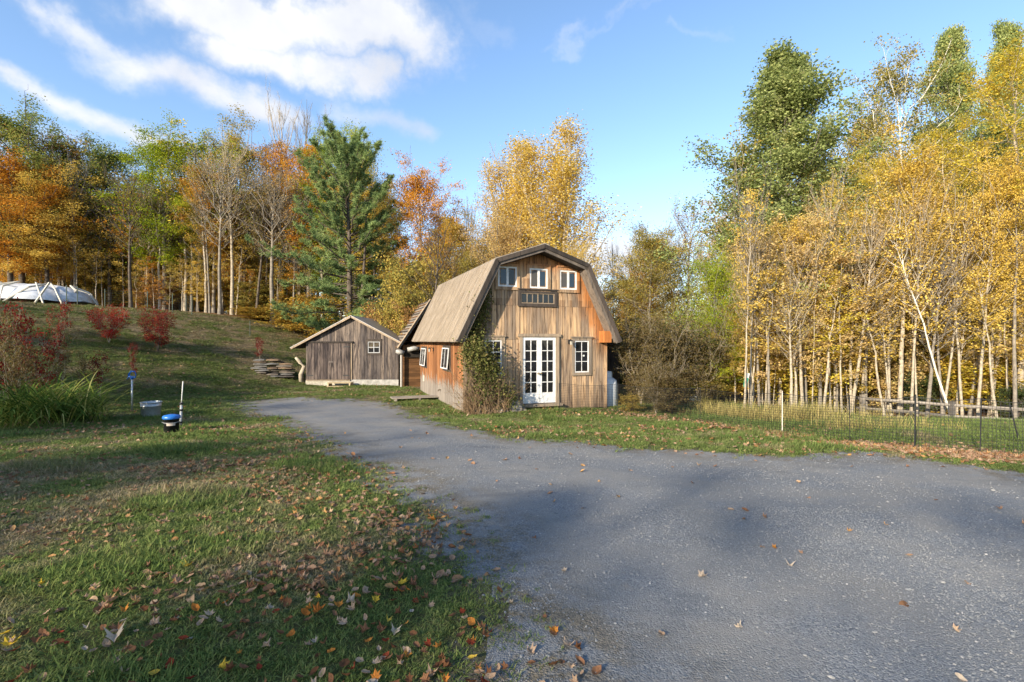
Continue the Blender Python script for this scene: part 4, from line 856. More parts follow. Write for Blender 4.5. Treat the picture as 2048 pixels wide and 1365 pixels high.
# trees behind the photographer that shade the driveway and the lawn
for i, (x, y, h, w, k) in enumerate(((-46, 2, 11.5, 8, 'layered'), (-41, -4, 12, 8, 'layered'), (-36, -9, 13, 8, 'maple'), (-30.5, -13.5, 13, 7.5, 'maple'), (-25, -17, 13, 7.5, 'maple'), (-19, -20, 12.8, 7.5, 'layered'),
        (-14.5, -22, 13, 6, 'maple'), (-10, -23, 12.6, 3.4, 'forest'), (-6, -24, 12.8, 4.6, 'layered'), (-2.2, -24.5, 12.3, 3.4, 'forest'), (1.8, -25, 12.4, 4.6, 'maple'), (6, -26, 12.5, 3.6, 'forest'), (10.5, -27, 12.3, 5, 'layered'), (15, -29, 12.5, 5, 'maple'), (-50, 10, 11, 8, 'layered'))):
    put_tree(k, x, y, h, w, B_grey, L_green, 'shade_tree', 'leafy tree behind the photographer shading the driveway and lawn', 'shade trees behind the photographer')

# ------------------------------------------------------------ fences
def post_box(w, h, x=0, y=0): return MB().box(-w / 2, -w / 2, -.15, w / 2, w / 2, h)
rf_posts = [(1466, 775, 21), (1600, 784, 19), (1725, 790, 17), (1904, 803, 15.3), (2085, 813, 14.2)]
W3 = [((px - 1024) / 1000 * d, d, CAMZ + (682.5 - t) / 1000 * d) for px, t, d in rf_posts]
rfence = empty('rail_fence', (W3[2][0], W3[2][1], hz1(*W3[2][:2])), 0, 'weathered two rail split wood fence running along the yellow woods', 'fence')
fo = Vector(rfence.location)
for x, y, zt in W3:
    g = hz1(x, y); MB().box(x - .06, y - .06, g - .1, x + .06, y + .06, zt).build('post', W_rail, rfence).data.transform(Matrix.Translation(-fo))
for (x0, y0, z0), (x1, y1, z1) in zip(W3, W3[1:]):
    for dz in (-.12, -.46):
        a = Vector((x0, y0, z0 + dz)); b = Vector((x1, y1, z1 + dz)); mid = (a + b) / 2 + Vector((0, 0, random.uniform(-.03, .02)))
        MB().tube([a, mid, b], [.045, .055, .045], 6).build('rail', W_rail, rfence).data.transform(Matrix.Translation(-fo))
# netting fence
NP = [at(1120, 826), at(1235, 826), at(1400, 846), at(1563, 871), at(1700, 886), at(1829, 898), at(1960, 906), at(2120, 922)]
nf = empty('garden_netting_fence', (NP[3][0], NP[3][1], hz1(*NP[3])), 0, 'low black plastic netting fence on thin stakes between driveway and long grass', 'fence')
no = Vector(nf.location); net = MB(); HN = .88
def quadstrip(a, b, w, up):
    n = len(net.v); 
    net.v += [tuple(a - up * w), tuple(b - up * w), tuple(b + up * w), tuple(a + up * w)]; net.f.append((n, n + 1, n + 2, n + 3))
for (a, b) in zip(NP, NP[1:]):
    L = float(np.hypot(*(b - a))); n = int(L / .05); dirv = Vector((*(b - a), 0)).normalized()
    for i in range(n):
        p = a + (b - a) * i / n; g = hz1(*p) + .01; sag = .05 * math.sin(math.pi * i / n)
        quadstrip(Vector((p[0], p[1], g)) - no, Vector((p[0], p[1], g + HN - sag)) - no, .0026, dirv)
    seg = max(3, int(L / .5))
    for j in range(18):
        for i in range(seg):
            p = a + (b - a) * i / seg; q_ = a + (b - a) * (i + 1) / seg
            f_ = lambda p, t: Vector((p[0], p[1], hz1(*p) + .01 + (HN - .05 * math.sin(math.pi * t)) * j / 17)) - no
            quadstrip(f_(p, i / seg), f_(q_, (i + 1) / seg), .0026 if j < 17 else .005, Vector((0, 0, 1)))
net.build('netting', M_black, nf)
for i, p in enumerate(NP):
    if i in (3,): continue
    MB().tube([(p[0] - no.x, p[1] - no.y, hz1(*p) - .1 - no.z), (p[0] - no.x + random.uniform(-.03, .03), p[1] - no.y, hz1(*p) + (.93 if i == 5 else .9) - no.z)], .012 if i == 5 else .008, 6).build('stake', M_black, nf)
p = NP[3]; pst = MB().tube([(p[0] - no.x, p[1] - .03 - no.y, hz1(*p) - .1 - no.z), (p[0] - no.x, p[1] - .03 - no.y, hz1(*p) + .95 - no.z)], .009, 8).build('stake', plain('pale_rod', (.6, .52, .45)), nf); pst['label'] = 'pale pinkish white stake'
for px, b_, t_, ln, lb in ((1698, 836, 795, 0, 'thin black stake standing in the long grass before the rails'), (2040, 882, 808, -.28, 'black stake leaning left near the right edge'), (1838, 842, 805, .0, 'black stake far behind the netting post')):
    p = at(px, b_); h = (b_ - t_) / 1000 * p[1]
    o = MB().tube([(0, 0, -.1), (ln * h, 0, h)], .012, 6).build('garden_stake', M_black, None, loc=(p[0], p[1], hz1(*p))); setp(o, lb, 'stake')
# wire fence on the hill and small posts
hf = at(372, 637); hfo = Vector((hf[0], 34., hz1(hf[0], 34)))
hill = empty('wire_garden_fence', tuple(hfo), 0, 'thin green wire fence with metal stakes on the hill below the hillside woods', 'fence')
hp_ = [((px - 1024) / 1000 * d, d) for px, d in ((133, 31), (155, 32), (210, 33.5), (295, 34), (345, 33), (384, 33.5), (372, 36))]
for (x, y) in hp_: MB().tube([(x - hfo.x, y - hfo.y, hz1(x, y) - .1 - hfo.z), (x - hfo.x, y - hfo.y, hz1(x, y) + 1.25 - hfo.z)], .028, 6).build('stake', plain('green_stake', (.03, .06, .045)), hill)
wf = MB()
for (a, b) in zip(hp_, hp_[1:]):
    for k in range(8): wf.tube([(a[0] - hfo.x, a[1] - hfo.y, hz1(*a) + .1 + k * .15 - hfo.z), (b[0] - hfo.x, b[1] - hfo.y, hz1(*b) + .1 + k * .15 - hfo.z)], .003, 3, cap=False)
wf.build('wire', plain('wire', (.12, .15, .13), .5), hill)
p = at(500, 672); setp(MB().tube([(0, 0, -.1), (0, 0, .95)], .022, 6).build('metal_stake', plain('green_stake2', (.03, .05, .045)), None, loc=(p[0], p[1], hz1(*p))), 'single thin dark stake in the sloping lawn left of the shed', 'stake')

# ------------------------------------------------------------ dome on the hill
dd = 33.; dx = (75 - 1024) / 1000 * dd
dome = empty('tarp_dome', (dx, dd, hz1(dx, dd)), 0, 'low white plastic covered pole dome on the hill at left', 'dome shelter')
dv = []; df = []; nr, ns = 9, 28
for i in range(nr + 1):
    ph = (math.pi / 2) * i / nr
    for k in range(ns):
        a_ = 2 * math.pi * k / ns; r_ = 3.15 * math.cos(ph) ** .7; fac = 1 - .09 * (k % 4 == 2)
        dv.append((r_ * math.cos(a_) * fac, r_ * math.sin(a_) * fac, 1.35 * math.sin(ph) * (1 - .12 * ((k % 4 == 2) and i < nr - 1)) + random.uniform(-.05, .05)))
for i in range(1, nr):
    for k in range(ns): df.append((i * ns + k, i * ns + (k + 1) % ns, (i + 1) * ns + (k + 1) % ns, (i + 1) * ns + k))
MB().add(dv, df).build('tarp', plain('white_tarp', (.55, .57, .60), .5, var=.2, scale=3), dome, True)
for k in range(7):
    a_ = 2 * math.pi * k / 7 + .45; b_ = a_ + 2 * math.pi / 7
    for e in (a_, b_):
        MB().tube([(3.25 * math.cos(a_), 3.25 * math.sin(a_), -.1), (2.55 * math.cos((a_ + e) / 2), 2.9 * math.sin((a_ + e) / 2), .98), (1.7 * math.cos(e), 1.7 * math.sin(e), 1.38)], .06, 6).build('pole', plain('pale_pole', (.5, .46, .38)), dome)
for px, lean in ((74, -.5), (82, .5)):
    x = (76 - 1024) / 1000 * 29.5; MB().tube([(x - dx + lean * .8, 29.5 - dd, -.25 + hz1(x, 29.5) - hz1(dx, dd)), (x - dx - lean * .8, 29.8 - dd, 1.15)], .055, 6).build('pole', plain('pale_pole2', (.5, .46, .38)), dome)

# ------------------------------------------------------------ lawn objects
def ground_obj(px, py): p = at(px, py); return p[0], p[1], hz1(*p)
M_galv = plain('galvanized_steel', (.42, .45, .46), .4, .5, .6, var=.15, scale=5)
M_blue = plain('blue_plastic', (.015, .13, .45), .4, .5, var=.12)
x, y, z = ground_obj(264, 823); hyd = empty('yard_hydrant', (x, y, z), 0, 'grey pipe yard hydrant with bright blue handle in the lawn', 'hydrant')
MB().tube([(0, 0, -.1), (0, 0, 1.02)], .026, 10).build('pipe', M_galv, hyd, True)
h_ = MB(); h_.tube([(0, 0, 1.0), (0, 0, 1.1)], .045, 10); h_.tube([(0, 0, 1.06), (-.08, 0, 1.09), (-.15, 0, 1.0)], [.035, .032, .025], 8)
h_.tube([(.0, 0, 1.08), (.10, 0, 1.05), (.12, 0, 1.15), (.08, 0, 1.24), (-.03, 0, 1.245), (-.09, 0, 1.16), (-.10, 0, 1.10)], [.03, .022, .018, .02, .026, .03, .03], 8); h_.build('handle', M_blue, hyd, True)
x, y, z = ground_obj(302, 835); tub = empty('metal_tub', (x, y, z), 0, 'round galvanized metal tub on the lawn by the hydrant', 'tub')
MB().lathe([(.0, .01), (.215, .01), (.22, .03), (.24, .31), (.252, .32), (.252, .335), (.242, .345), (.25, .42), (.24, .42), (.232, .34), (.205, .03), (0, .025)], 36).build('body', M_galv, tub, True)
MB().lathe([(.252, .415), (.262, .412), (.268, .422), (.262, .435), (.25, .435), (.242, .425), (.252, .415)], 36).build('rim', M_galv, tub, True)
x, y, z = ground_obj(343, 866); bk = empty('black_bucket', (x, y, z), .3, 'black bucket with blue lid on the lawn in front of the tub', 'bucket')
MB().lathe([(0, .0), (.125, .0), (.15, .31), (.155, .31), (.155, .335), (.145, .335), (.14, .02), (0, .02)], 28).build('body', M_black, bk, True)
MB().lathe([(.165, .31), (.17, .32), (.17, .355), (.15, .38), (.06, .40), (0, .402)], 28).build('lid', M_blue, bk, True)
lb = MB(); n_ = 8
for k in range(n_):
    a0 = R(-110 + k * 8); a1 = R(-110 + (k + 1) * 8); r_ = .1475; lb.add([(r_ * math.cos(a0), r_ * math.sin(a0), .17), (r_ * math.cos(a1), r_ * math.sin(a1), .17), ((r_ + .006) * math.cos(a1), (r_ + .006) * math.sin(a1), .235), ((r_ + .006) * math.cos(a0), (r_ + .006) * math.sin(a0), .235)], [(0, 1, 2, 3)])
lb.build('label_strip', plain('worn_label', (.5, .42, .36)), bk)
MB().tube([(.17 * math.cos(R(200 + 14 * k)), .17 * math.sin(R(200 + 14 * k)), .25 - .02 * math.sin(math.pi * k / 11)) for k in range(12)], .004, 6).build('handle', plain('wire_handle', (.5, .5, .5), .4, .5, .5), bk)
x, y, z = ground_obj(361, 852); rd = empty('sprinkler_stand', (x, y, z), 0, 'thin white rod with black collars standing beside the blue lidded bucket', 'garden stand')
MB().tube([(.0, 0, -.05), (.02, 0, .5)], .028, 8).build('tube', plain('grey_white_tube', (.5, .5, .49)), rd, True); MB().tube([(.02, 0, .5), (.06, 0, 1.08)], .012, 8).build('rod', plain('white_rod', (.65, .64, .6)), rd, True)
for zz_, xx in ((.52, .02), (.36, .015), (.06, .0)): MB().tube([(xx, 0, zz_), (xx, 0, zz_ + .045)], .045, 10).build('collar', M_black, rd)
# propane tank
tk = bw_((2.86, .55, -.42)); tank = empty('propane_tank', tuple(tk), 0, 'white upright propane tank beside the right corner of the barn', 'propane tank')
M_tank = plain('white_tank_paint', (.62, .66, .70), .4, .5, var=.06)
MB().lathe([(0, .02), (.2, .02), (.33, .08), (.38, .18), (.38, .95), (.34, 1.08), (.22, 1.16), (0, 1.18)], 36).build('body', M_tank, tank, True)
MB().lathe([(.2, 1.14), (.2, 1.32), (.17, 1.38), (0, 1.40)], 24).build('cap', M_tank, tank, True)
MB().lathe([(.24, -.02), (.26, -.02), (.26, .06), (.24, .06)], 24).build('foot_ring', M_tank, tank, True)
# poultry waterer
x, y, z = ground_obj(1389, 806); wt = empty('poultry_waterer', (x, y, z), 0, 'round white waterer with red base on the grass beyond the brown shrubs', 'waterer')
MB().lathe([(0, .36), (.03, .35), (.08, .33), (.16, .25), (.18, .12), (.18, .08), (0, .08)], 24).build('jar', M_white, wt, True)
MB().lathe([(0, .0), (.21, .0), (.23, .08), (.22, .085), (.2, .03), (0, .03)], 24).build('base', plain('red_plastic', (.45, .03, .03), .4), wt, True)
# flag on a trunk, post with cap
fx = at(1493, 822); fl = empty('trail_flag', (fx[0], fx[1], hz1(*fx)), 0, 'small green and white pennant hanging on a thin pole in the wood', 'flag')
MB().tube([(0, 0, -.1), (0, 0, 1.3)], .012, 6).build('pole', B_tan, fl)
MB().hexa([(-.08, -.02, 1.12), (.06, -.03, 1.10), (.06, -.02, 1.10), (-.08, -.01, 1.12), (-.07, -.03, 1.27), (.1, -.02, 1.25), (.1, -.01, 1.25), (-.07, -.02, 1.27)]).build('white_panel', plain('white_cloth', (.6, .6, .55)), fl)
MB().hexa([(-.11, -.02, .80), (.0, -.03, .82), (.0, -.02, .82), (-.11, -.01, .80), (-.08, -.03, 1.118), (.06, -.03, 1.098), (.06, -.02, 1.098), (-.08, -.02, 1.118)]).build('green_panel', plain('green_cloth', (.05, .28, .20)), fl)
# wood pile and birch log
wpx_ = at(552, 757); M_slab = [woodmat('slab_a', (.05, .044, .04), (.12, .10, .08), (.04, .03, .025), 'h'), woodmat('slab_b', (.07, .05, .038), (.14, .095, .06), (.03, .02, .015), 'h'), plain('slab_stone', (.09, .088, .085), .9, var=.3)]
for lvl in range(9):
    for k in range(3 if lvl < 7 else 2):
        L = random.uniform(.5, .8); hgt = .085; x0 = wpx_[0] - .85 + k * .58 + random.uniform(-.1, .1) + (.1 if lvl % 2 else 0); y0 = wpx_[1] + .3 + random.uniform(-.15, .1); z0 = hz1(wpx_[0], wpx_[1] + .2) + .02 + lvl * .1
        s_ = MB(); w2 = random.uniform(.15, .25); n_ = 5; ring = []
        for e in range(n_):
            f_ = e / (n_ - 1); sc_ = .6 + .4 * math.sin(math.pi * min(1, max(0, f_ * 1.2 - .1))); 
            ring += [(-L / 2 + L * f_, -w2 * sc_, random.uniform(0, .02)), (-L / 2 + L * f_, -w2 * sc_ * .85, hgt * sc_ + random.uniform(-.01, .01)), (-L / 2 + L * f_, w2 * sc_ * .8, hgt * sc_), (-L / 2 + L * f_, w2 * sc_, .0)]
        fs = [(3, 2, 1, 0), (16, 17, 18, 19)]
        for e in range(n_ - 1):
            for q_ in range(4): fs.append((e * 4 + q_, e * 4 + (q_ + 1) % 4, e * 4 + 4 + (q_ + 1) % 4, e * 4 + 4 + q_))
        s_.add(ring, fs); o = s_.build('wood_slab', random.choice(M_slab), None, loc=(x0, y0, z0)); o.rotation_euler = (random.uniform(-.06, .06), random.uniform(-.05, .05), random.uniform(-.2, .2))
        setp(o, 'rough weathered slab stacked in the pile left of the shed', 'slab', 'slabs stacked left of the shed')
lp = at(603, 764); o = MB().tube([(0, 0, -.05), (-.03, 0, .35), (.08, .1, .75), (-.1, .1, .95), (-.35, .15, 1.18)], [.12, .11, .09, .10, .06], 10).build('birch_log', B_tan, None, True, loc=(lp[0], lp[1], hz1(*lp)))
setp(o, 'crooked pale birch log leaning up beside the left corner of the shed', 'log')
# rocks by the vine
M_rock = plain('mossy_rock', (.20, .18, .15), .95, .2, var=.35, scale=5)
def rock(loc, s, label, grp=None):
    me = bpy.data.meshes.new('rock'); import bmesh
    bm = bmesh.new(); bmesh.ops.create_icosphere(bm, subdivisions=3, radius=1)
    sd = random.uniform(0, 99)
    from mathutils import noise as mn
    for v_ in bm.verts:
        d_ = 1 + .45 * mn.noise(v_.co * 1.3 + Vector((sd, 0, 0))) + .12 * mn.noise(v_.co * 4 + Vector((sd, 3, 0))); v_.co = Vector((v_.co.x * s[0], v_.co.y * s[1], v_.co.z * s[2])) * d_
    bm.to_mesh(me); bm.free(); o = link('rock', me, None, M_rock, loc); return setp(o, label, 'rock', grp)
rock(tuple(bw_((-1.05, -.42, -.05))), (.28, .2, .32), 'largest brown rock between the vine and the french doors')
rock(tuple(bw_((-1.5, -.55, -.15))), (.2, .16, .17), 'small mossy rock at the foot of the vine')
rock(tuple(bw_((-.72, -.4, -.18))), (.16, .14, .14), 'small rock just left of the door sill')

# arching day lily clump
def ribbons(n, base_fn, L, w, droop, K=8, lean=1.):
    Vv = []; Ff = []
    P = np.zeros((n, K, 3)); az = rng.uniform(0, 2 * np.pi, n); b = base_fn(n); ln = L * rng.uniform(.5, 1.1, n); e = rng.uniform(.75, 1.45, n) 
    t = np.linspace(0, 1, K)
    hd_ = np.cos(e)[:, None] * t * lean + droop * .35 * t ** 2; vt = np.sin(e)[:, None] * t - droop * rng.uniform(.5, 1, (n, 1)) * t ** 2.4 * .75
    P[:, :, 0] = b[:, :1] + np.cos(az)[:, None] * hd_ * ln[:, None]; P[:, :, 1] = b[:, 1:2] + np.sin(az)[:, None] * hd_ * ln[:, None]; P[:, :, 2] = vt * ln[:, None]
    side = np.stack([-np.sin(az), np.cos(az), 0 * az], 1)[:, None]; wd = (w * np.sin(np.pi * (.12 + .88 * t)) ** .6 + .0008)[None, :, None] * rng.uniform(.6, 1.2, (n, 1, 1))
    Vv = np.stack([P - side * wd, P + side * wd], 2).reshape(-1, 3)
    bs = np.arange(n)[:, None] * K * 2 + np.arange(K - 1)[None] * 2
    Ff = np.stack([bs, bs + 1, bs + 3, bs + 2], -1).reshape(-1, 4); return Vv, Ff, np.repeat(rng.random(n), K - 1)
L_lily = leafmat('lily_leaves', [(.04, .08, .02), (.09, .16, .03), (.16, .24, .05), (.30, .32, .07), (.40, .35, .15)], .3, .25)
x, y, z = ground_obj(85, 853)
v, f, r_ = ribbons(900, lambda n: rng.normal(size=(n, 2)) * np.array([.5, .35]), 2.05, .014, .85, 10, 1.0)
lily = empty('daylily_clump', (x - .25, y + .3, z - .02), 0, 'big clump of long arching green leaves at the left edge of the lawn', 'plant')
link('leaves', mesh_np('lily_leaves', v, f, L_lily, rnd=r_), lily)
v, f, r_ = ribbons(90, lambda n: rng.normal(size=(n, 2)) * np.array([.5, .3]), .9, .008, 1.6, 8, 1.3)
link('dead_leaves', mesh_np('lily_dead', v, f, leafmat('dead_leaf', [(.28, .2, .1), (.4, .3, .16)]), rnd=r_), lily)

# ------------------------------------------------------------ scattered ground cover
def scatter(name, protos, P, rot, scl, idx, label, cat, stuff=True):
    col = bpy.data.collections.new(name + '_pieces')
    for i, me in enumerate(protos):
        o = bpy.data.objects.new('piece_%02d' % i, me); col.objects.link(o)
    me = bpy.data.meshes.new(name); me.vertices.add(len(P)); me.vertices.foreach_set('co', np.asarray(P, np.float32).ravel())
    me.attributes.new('rot', 'FLOAT_VECTOR', 'POINT').data.foreach_set('vector', np.asarray(rot, np.float32).ravel())
    me.attributes.new('scl', 'FLOAT_VECTOR', 'POINT').data.foreach_set('vector', np.asarray(scl, np.float32).ravel())
    me.attributes.new('idx', 'INT', 'POINT').data.foreach_set('value', np.asarray(idx, np.int32))
    o = link(name, me)
    g = bpy.data.node_groups.new(name, 'GeometryNodeTree')
    g.interface.new_socket('Geometry', in_out='INPUT', socket_type='NodeSocketGeometry'); g.interface.new_socket('Geometry', in_out='OUTPUT', socket_type='NodeSocketGeometry')
    gi = g.nodes.new('NodeGroupInput'); go = g.nodes.new('NodeGroupOutput')
    ci = g.nodes.new('GeometryNodeCollectionInfo'); ci.inputs[0].default_value = col; ci.inputs[1].default_value = True; ci.inputs[2].default_value = True
    ip = g.nodes.new('GeometryNodeInstanceOnPoints')
    def at_(nm, ty): n = g.nodes.new('GeometryNodeInputNamedAttribute'); n.data_type = ty; n.inputs[0].default_value = nm; return n.outputs[0]
    g.links.new(gi.outputs[0], ip.inputs['Points']); g.links.new(ci.outputs[0], ip.inputs['Instance']); ip.inputs['Pick Instance'].default_value = True
    g.links.new(at_('idx', 'INT'), ip.inputs['Instance Index']); g.links.new(at_('rot', 'FLOAT_VECTOR'), ip.inputs['Rotation']); g.links.new(at_('scl', 'FLOAT_VECTOR'), ip.inputs['Scale'])
    g.links.new(ip.outputs[0], go.inputs[0]); mod = o.modifiers.new('scatter', 'NODES'); mod.node_group = g
    return setp(o, label, cat, None, 'stuff' if stuff else None)
# grass material: colour follows the same patches as the soil
m_grass = bpy.data.materials.new('grass_blades'); m_grass.use_nodes = True; nt = m_grass.node_tree; nt.nodes.clear()
pos = nd(nt, 'ShaderNodeNewGeometry').outputs['Position']; dry, hue = lawn_cols(nt, pos); r_ = nd(nt, 'ShaderNodeAttribute', attribute_name='rnd').outputs['Fac']
gg = ramp(nt, mth(nt, 'ADD', mth(nt, 'MULTIPLY', hue, .6), mth(nt, 'MULTIPLY', r_, .4)), [(.25, (.08, .125, .034)), (.5, (.155, .21, .06)), (.72, (.26, .275, .095)), (.88, (.34, .28, .14))])
dd_ = ramp(nt, r_, [(.1, (.14, .13, .06)), (.45, (.28, .22, .13)), (.9, (.44, .35, .22))])
c = mixc(nt, mth(nt, 'MULTIPLY', dry, mapr(nt, r_, .0, .5, .5, 1.)), gg, dd_)
d_ = nd(nt, 'ShaderNodeBsdfDiffuse', {0: c}); t_ = nd(nt, 'ShaderNodeBsdfTranslucent', {0: c}); mx = nd(nt, 'ShaderNodeMixShader', {0: .3, 1: d_.outputs[0], 2: t_.outputs[0]}); nd(nt, 'ShaderNodeOutputMaterial', {0: mx.outputs[0]})
def tuft(n, rad, h, w):
    v, f, r_ = ribbons(n, lambda k: rng.normal(size=(k, 2)) * rad, h, w, .55, 4, 1.0); return mesh_np('tuft', v, f, m_grass, rnd=r_)
tufts = [tuft(26, .035, .075, .0022) for _ in range(5)] + [tuft(16, .03, .14, .0026)]
def lawn_pts(n, xr, yr, keep):
    x = rng.uniform(*xr, n); y = rng.uniform(*yr, n); k = keep(x, y); return x[k], y[k]
def lawn_keep(x, y):
    sd = sdist(x, y) + wob(x, y) * .8; vis = (np.abs(x) < y * 1.08 + .8)
    bar = ((x - BO[0]) * .935 + (y - BO[1]) * .355, -(x - BO[0]) * .355 + (y - BO[1]) * .935)
    inb = (np.abs(bar[0]) < 2.5) & (bar[1] > 0) & (bar[1] < 13); ins = (np.abs(x - SX) < 2.25) & (y > SY) & (y < SY + 5)
    return (sd + rng.normal(size=x.shape) * (.2 + .03 * np.maximum(0, y - 8)) < -.05) & vis & ~inb & ~ins & (woods_mask(x, y) < .5)
XY = []
for n, yr, s_ in ((16000, (2.0, 4.2), .8), (42000, (4.2, 8), 1.0), (50000, (8, 14), 1.3), (60000, (14, 24), 1.8), (34000, (24, 37), 2.4)):
    x, y = lawn_pts(n, (-yr[1] * 1.08, min(yr[1] * 1.08, 17)), yr, lawn_keep); XY.append(np.stack([x, y, np.full(len(x), s_)], 1))
XY = np.concatenate(XY); print('tufts', len(XY))
nn = len(XY); Z = Hf(XY[:, 0], XY[:, 1]) - .008
ptc = np.sin(XY[:, 0] * 1.7 + 2 * np.sin(XY[:, 1] * .9)) * np.sin(XY[:, 1] * 1.9 + 1)
sch = XY[:, 2] * rng.uniform(.55, 1.15, nn); pen = ((XY[:, 0] > 5) & (XY[:, 1] > 9.5)); tall = 1 + .4 * (ptc > .35) + .7 * pen
idx_ = rng.integers(0, 5, nn); idx_[(ptc > .6) | (pen & (rng.random(nn) < .5))] = 5
scatter('grass', tufts, np.c_[XY[:, :2], Z], np.c_[rng.normal(size=(nn, 2)) * .15, rng.uniform(0, 6.28, nn)], np.c_[sch, sch, sch * np.minimum(tall, 2.2) * .66 / np.maximum(1, XY[:, 2] * .85)], idx_, 'short green and straw coloured lawn grass', 'grass')
# long golden grass inside the netting
m_gold = leafmat('golden_grass', [(.20, .20, .06), (.36, .30, .11), (.5, .40, .17), (.42, .36, .12)], .3, .2)
golds = []
for _ in range(3):
    v, f, r_ = ribbons(26, lambda k: rng.normal(size=(k, 2)) * .10, .78, .0035, .5, 6, .7); golds.append(mesh_np('long_grass', v, f, m_gold, rnd=r_))
pp = []
for px, py, n, s_ in ((1600, 850, 60, 1.2), (1640, 845, 60, 1.1), (1480, 840, 26, 1.), (1560, 842, 40, 1.1), (1440, 832, 18, .8), (1670, 838, 30, 1.), (1760, 842, 10, 1.), (1720, 870, 20, 1.2), (1900, 870, 8, 1.2)):
    c_ = at(px, py); pp.append(np.c_[c_[0] + rng.normal(size=n) * .45 * s_, c_[1] + .3 + np.abs(rng.normal(size=n)) * .6])
pp = np.concatenate(pp); n = len(pp)
scatter('long_grass', golds, np.c_[pp, Hf(pp[:, 0], pp[:, 1])], np.c_[rng.normal(size=(n, 2)) * .12, rng.uniform(0, 6.28, n)], np.repeat(rng.uniform(.5, 1.1, (n, 1)), 3, 1), rng.integers(0, 3, n), 'tall dry golden grass standing behind the netting', 'long grass')
# pebbles
M_peb = bpy.data.materials.new('pebble_stone'); M_peb.use_nodes = True; nt = M_peb.node_tree; b = nt.nodes['Principled BSDF']; b.inputs['Roughness'].default_value = .85
nt.links.new(ramp(nt, nd(nt, 'ShaderNodeObjectInfo').outputs['Random'], [(0, (.09, .10, .11)), (.4, (.15, .16, .17)), (.8, (.19, .195, .20)), (.98, (.24, .235, .225)), (1, (.34, .33, .32))]), b.inputs['Base Color'])
import bmesh
from mathutils import noise as mn
pebs = []
for k in range(5):
    bm = bmesh.new(); bmesh.ops.create_icosphere(bm, subdivisions=1, radius=1)
    for v_ in bm.verts: v_.co *= 1 + .35 * mn.noise(v_.co * 1.7 + Vector((k * 9, 0, 0))); v_.co.z *= .6
    me = bpy.data.meshes.new('pebble'); bm.to_mesh(me); bm.free(); me.materials.append(M_peb); pebs.append(me)
PP = []
for n, yr, s_ in ((80000, (2.0, 5.), .0040), (50000, (5., 10), .0050)):
    x = rng.uniform(-yr[1] * .5, yr[1] * 1.08, n); y = rng.uniform(*yr, n) ; sd = sdist(x, y) + wob(x, y) * .8
    k = (sd + rng.normal(size=n) * .12 > .0) & (np.abs(x) < y * 1.07 + .4) & (rng.random(n) < .55 + .45 * np.sin(x * 1.3 + np.sin(y)) * np.sin(y * 1.7))
    PP.append(np.c_[x[k], y[k], s_ * np.exp(rng.normal(size=k.sum()) * .38)])
PP = np.concatenate(PP); n = len(PP); print('pebbles', n)
scatter('gravel_stones', pebs, np.c_[PP[:, :2], Hf(PP[:, 0], PP[:, 1]) + .001], rng.uniform(0, 6.28, (n, 3)) * np.array([.1, .1, 1]), np.repeat(PP[:, 2:3], 3, 1) * rng.uniform(.7, 1.3, (n, 3)), rng.integers(0, 5, n), 'loose grey stones of the gravel driveway', 'gravel')

# fallen leaves
def leaf_shape(kind, sd):
    rr = random.Random(sd)
    if kind == 'maple':
        prof = [(0, .50), (16, .30), (30, .34), (46, .48), (60, .30), (78, .30), (100, .40), (118, .22), (150, .26), (172, .20), (180, .10)]
    else: prof = [(0, .5), (25, .42), (50, .33), (90, .28), (130, .32), (160, .38), (180, .42)]
    pts_ = [(a, r) for a, r in prof] + [(360 - a, r) for a, r in prof[-2:0:-1]]
    cl_ = rr.uniform(.8, 3.2); cl2 = rr.uniform(-1.2, 1.6); vs = [(0, 0, 0)]
    for a, r in pts_:
        r *= rr.uniform(.88, 1.1); x = r * math.sin(R(a)); y = r * math.cos(R(a)); vs.append((x, y, cl_ * x * x + cl2 * y * y * .8 + .12 * math.sin(4 * x + sd) * abs(y)))
    n = len(pts_); return vs, [(0, 1 + i, 1 + (i + 1) % n) for i in range(n)] + []
def leaf_mesh(kind, sd, mat):
    vs, fs = leaf_shape(kind, sd); b = len(vs); 
    if kind == 'maple': vs += [(-.012, -.1, .0), (.012, -.1, 0), (.0, -.45, .05)]; fs.append((b, b + 1, b + 2))
    me = bpy.data.meshes.new('fallen_leaf'); me.from_pydata(vs, [], fs); me.materials.append(mat); return me
def flmat(name, cols):
    m = bpy.data.materials.new(name); m.use_nodes = True; nt = m.node_tree; nt.nodes.clear()
    ri = nd(nt, 'ShaderNodeObjectInfo').outputs['Random']; t = nd(nt, 'ShaderNodeTexCoord').outputs['Object']
    c = ramp(nt, ri, [(i / max(1, len(cols) - 1), k) for i, k in enumerate(cols)]); c = mixc(nt, mapr(nt, noise(nt, t, 6, 4, .7), .45, .75, 0, .55), c, (.10, .05, .025))
    d = nd(nt, 'ShaderNodeBsdfDiffuse', {0: c}); tr = nd(nt, 'ShaderNodeBsdfTranslucent', {0: c}); mx = nd(nt, 'ShaderNodeMixShader', {0: .2, 1: d.outputs[0], 2: tr.outputs[0]}); nd(nt, 'ShaderNodeOutputMaterial', {0: mx.outputs[0]}); return m
F_all = flmat('fallen_leaf_mixed', [(.13, .07, .04), (.26, .155, .095), (.37, .25, .17), (.30, .14, .06), (.18, .09, .055), (.43, .31, .21), (.42, .24, .09), (.24, .15, .10), (.36, .25, .17)])
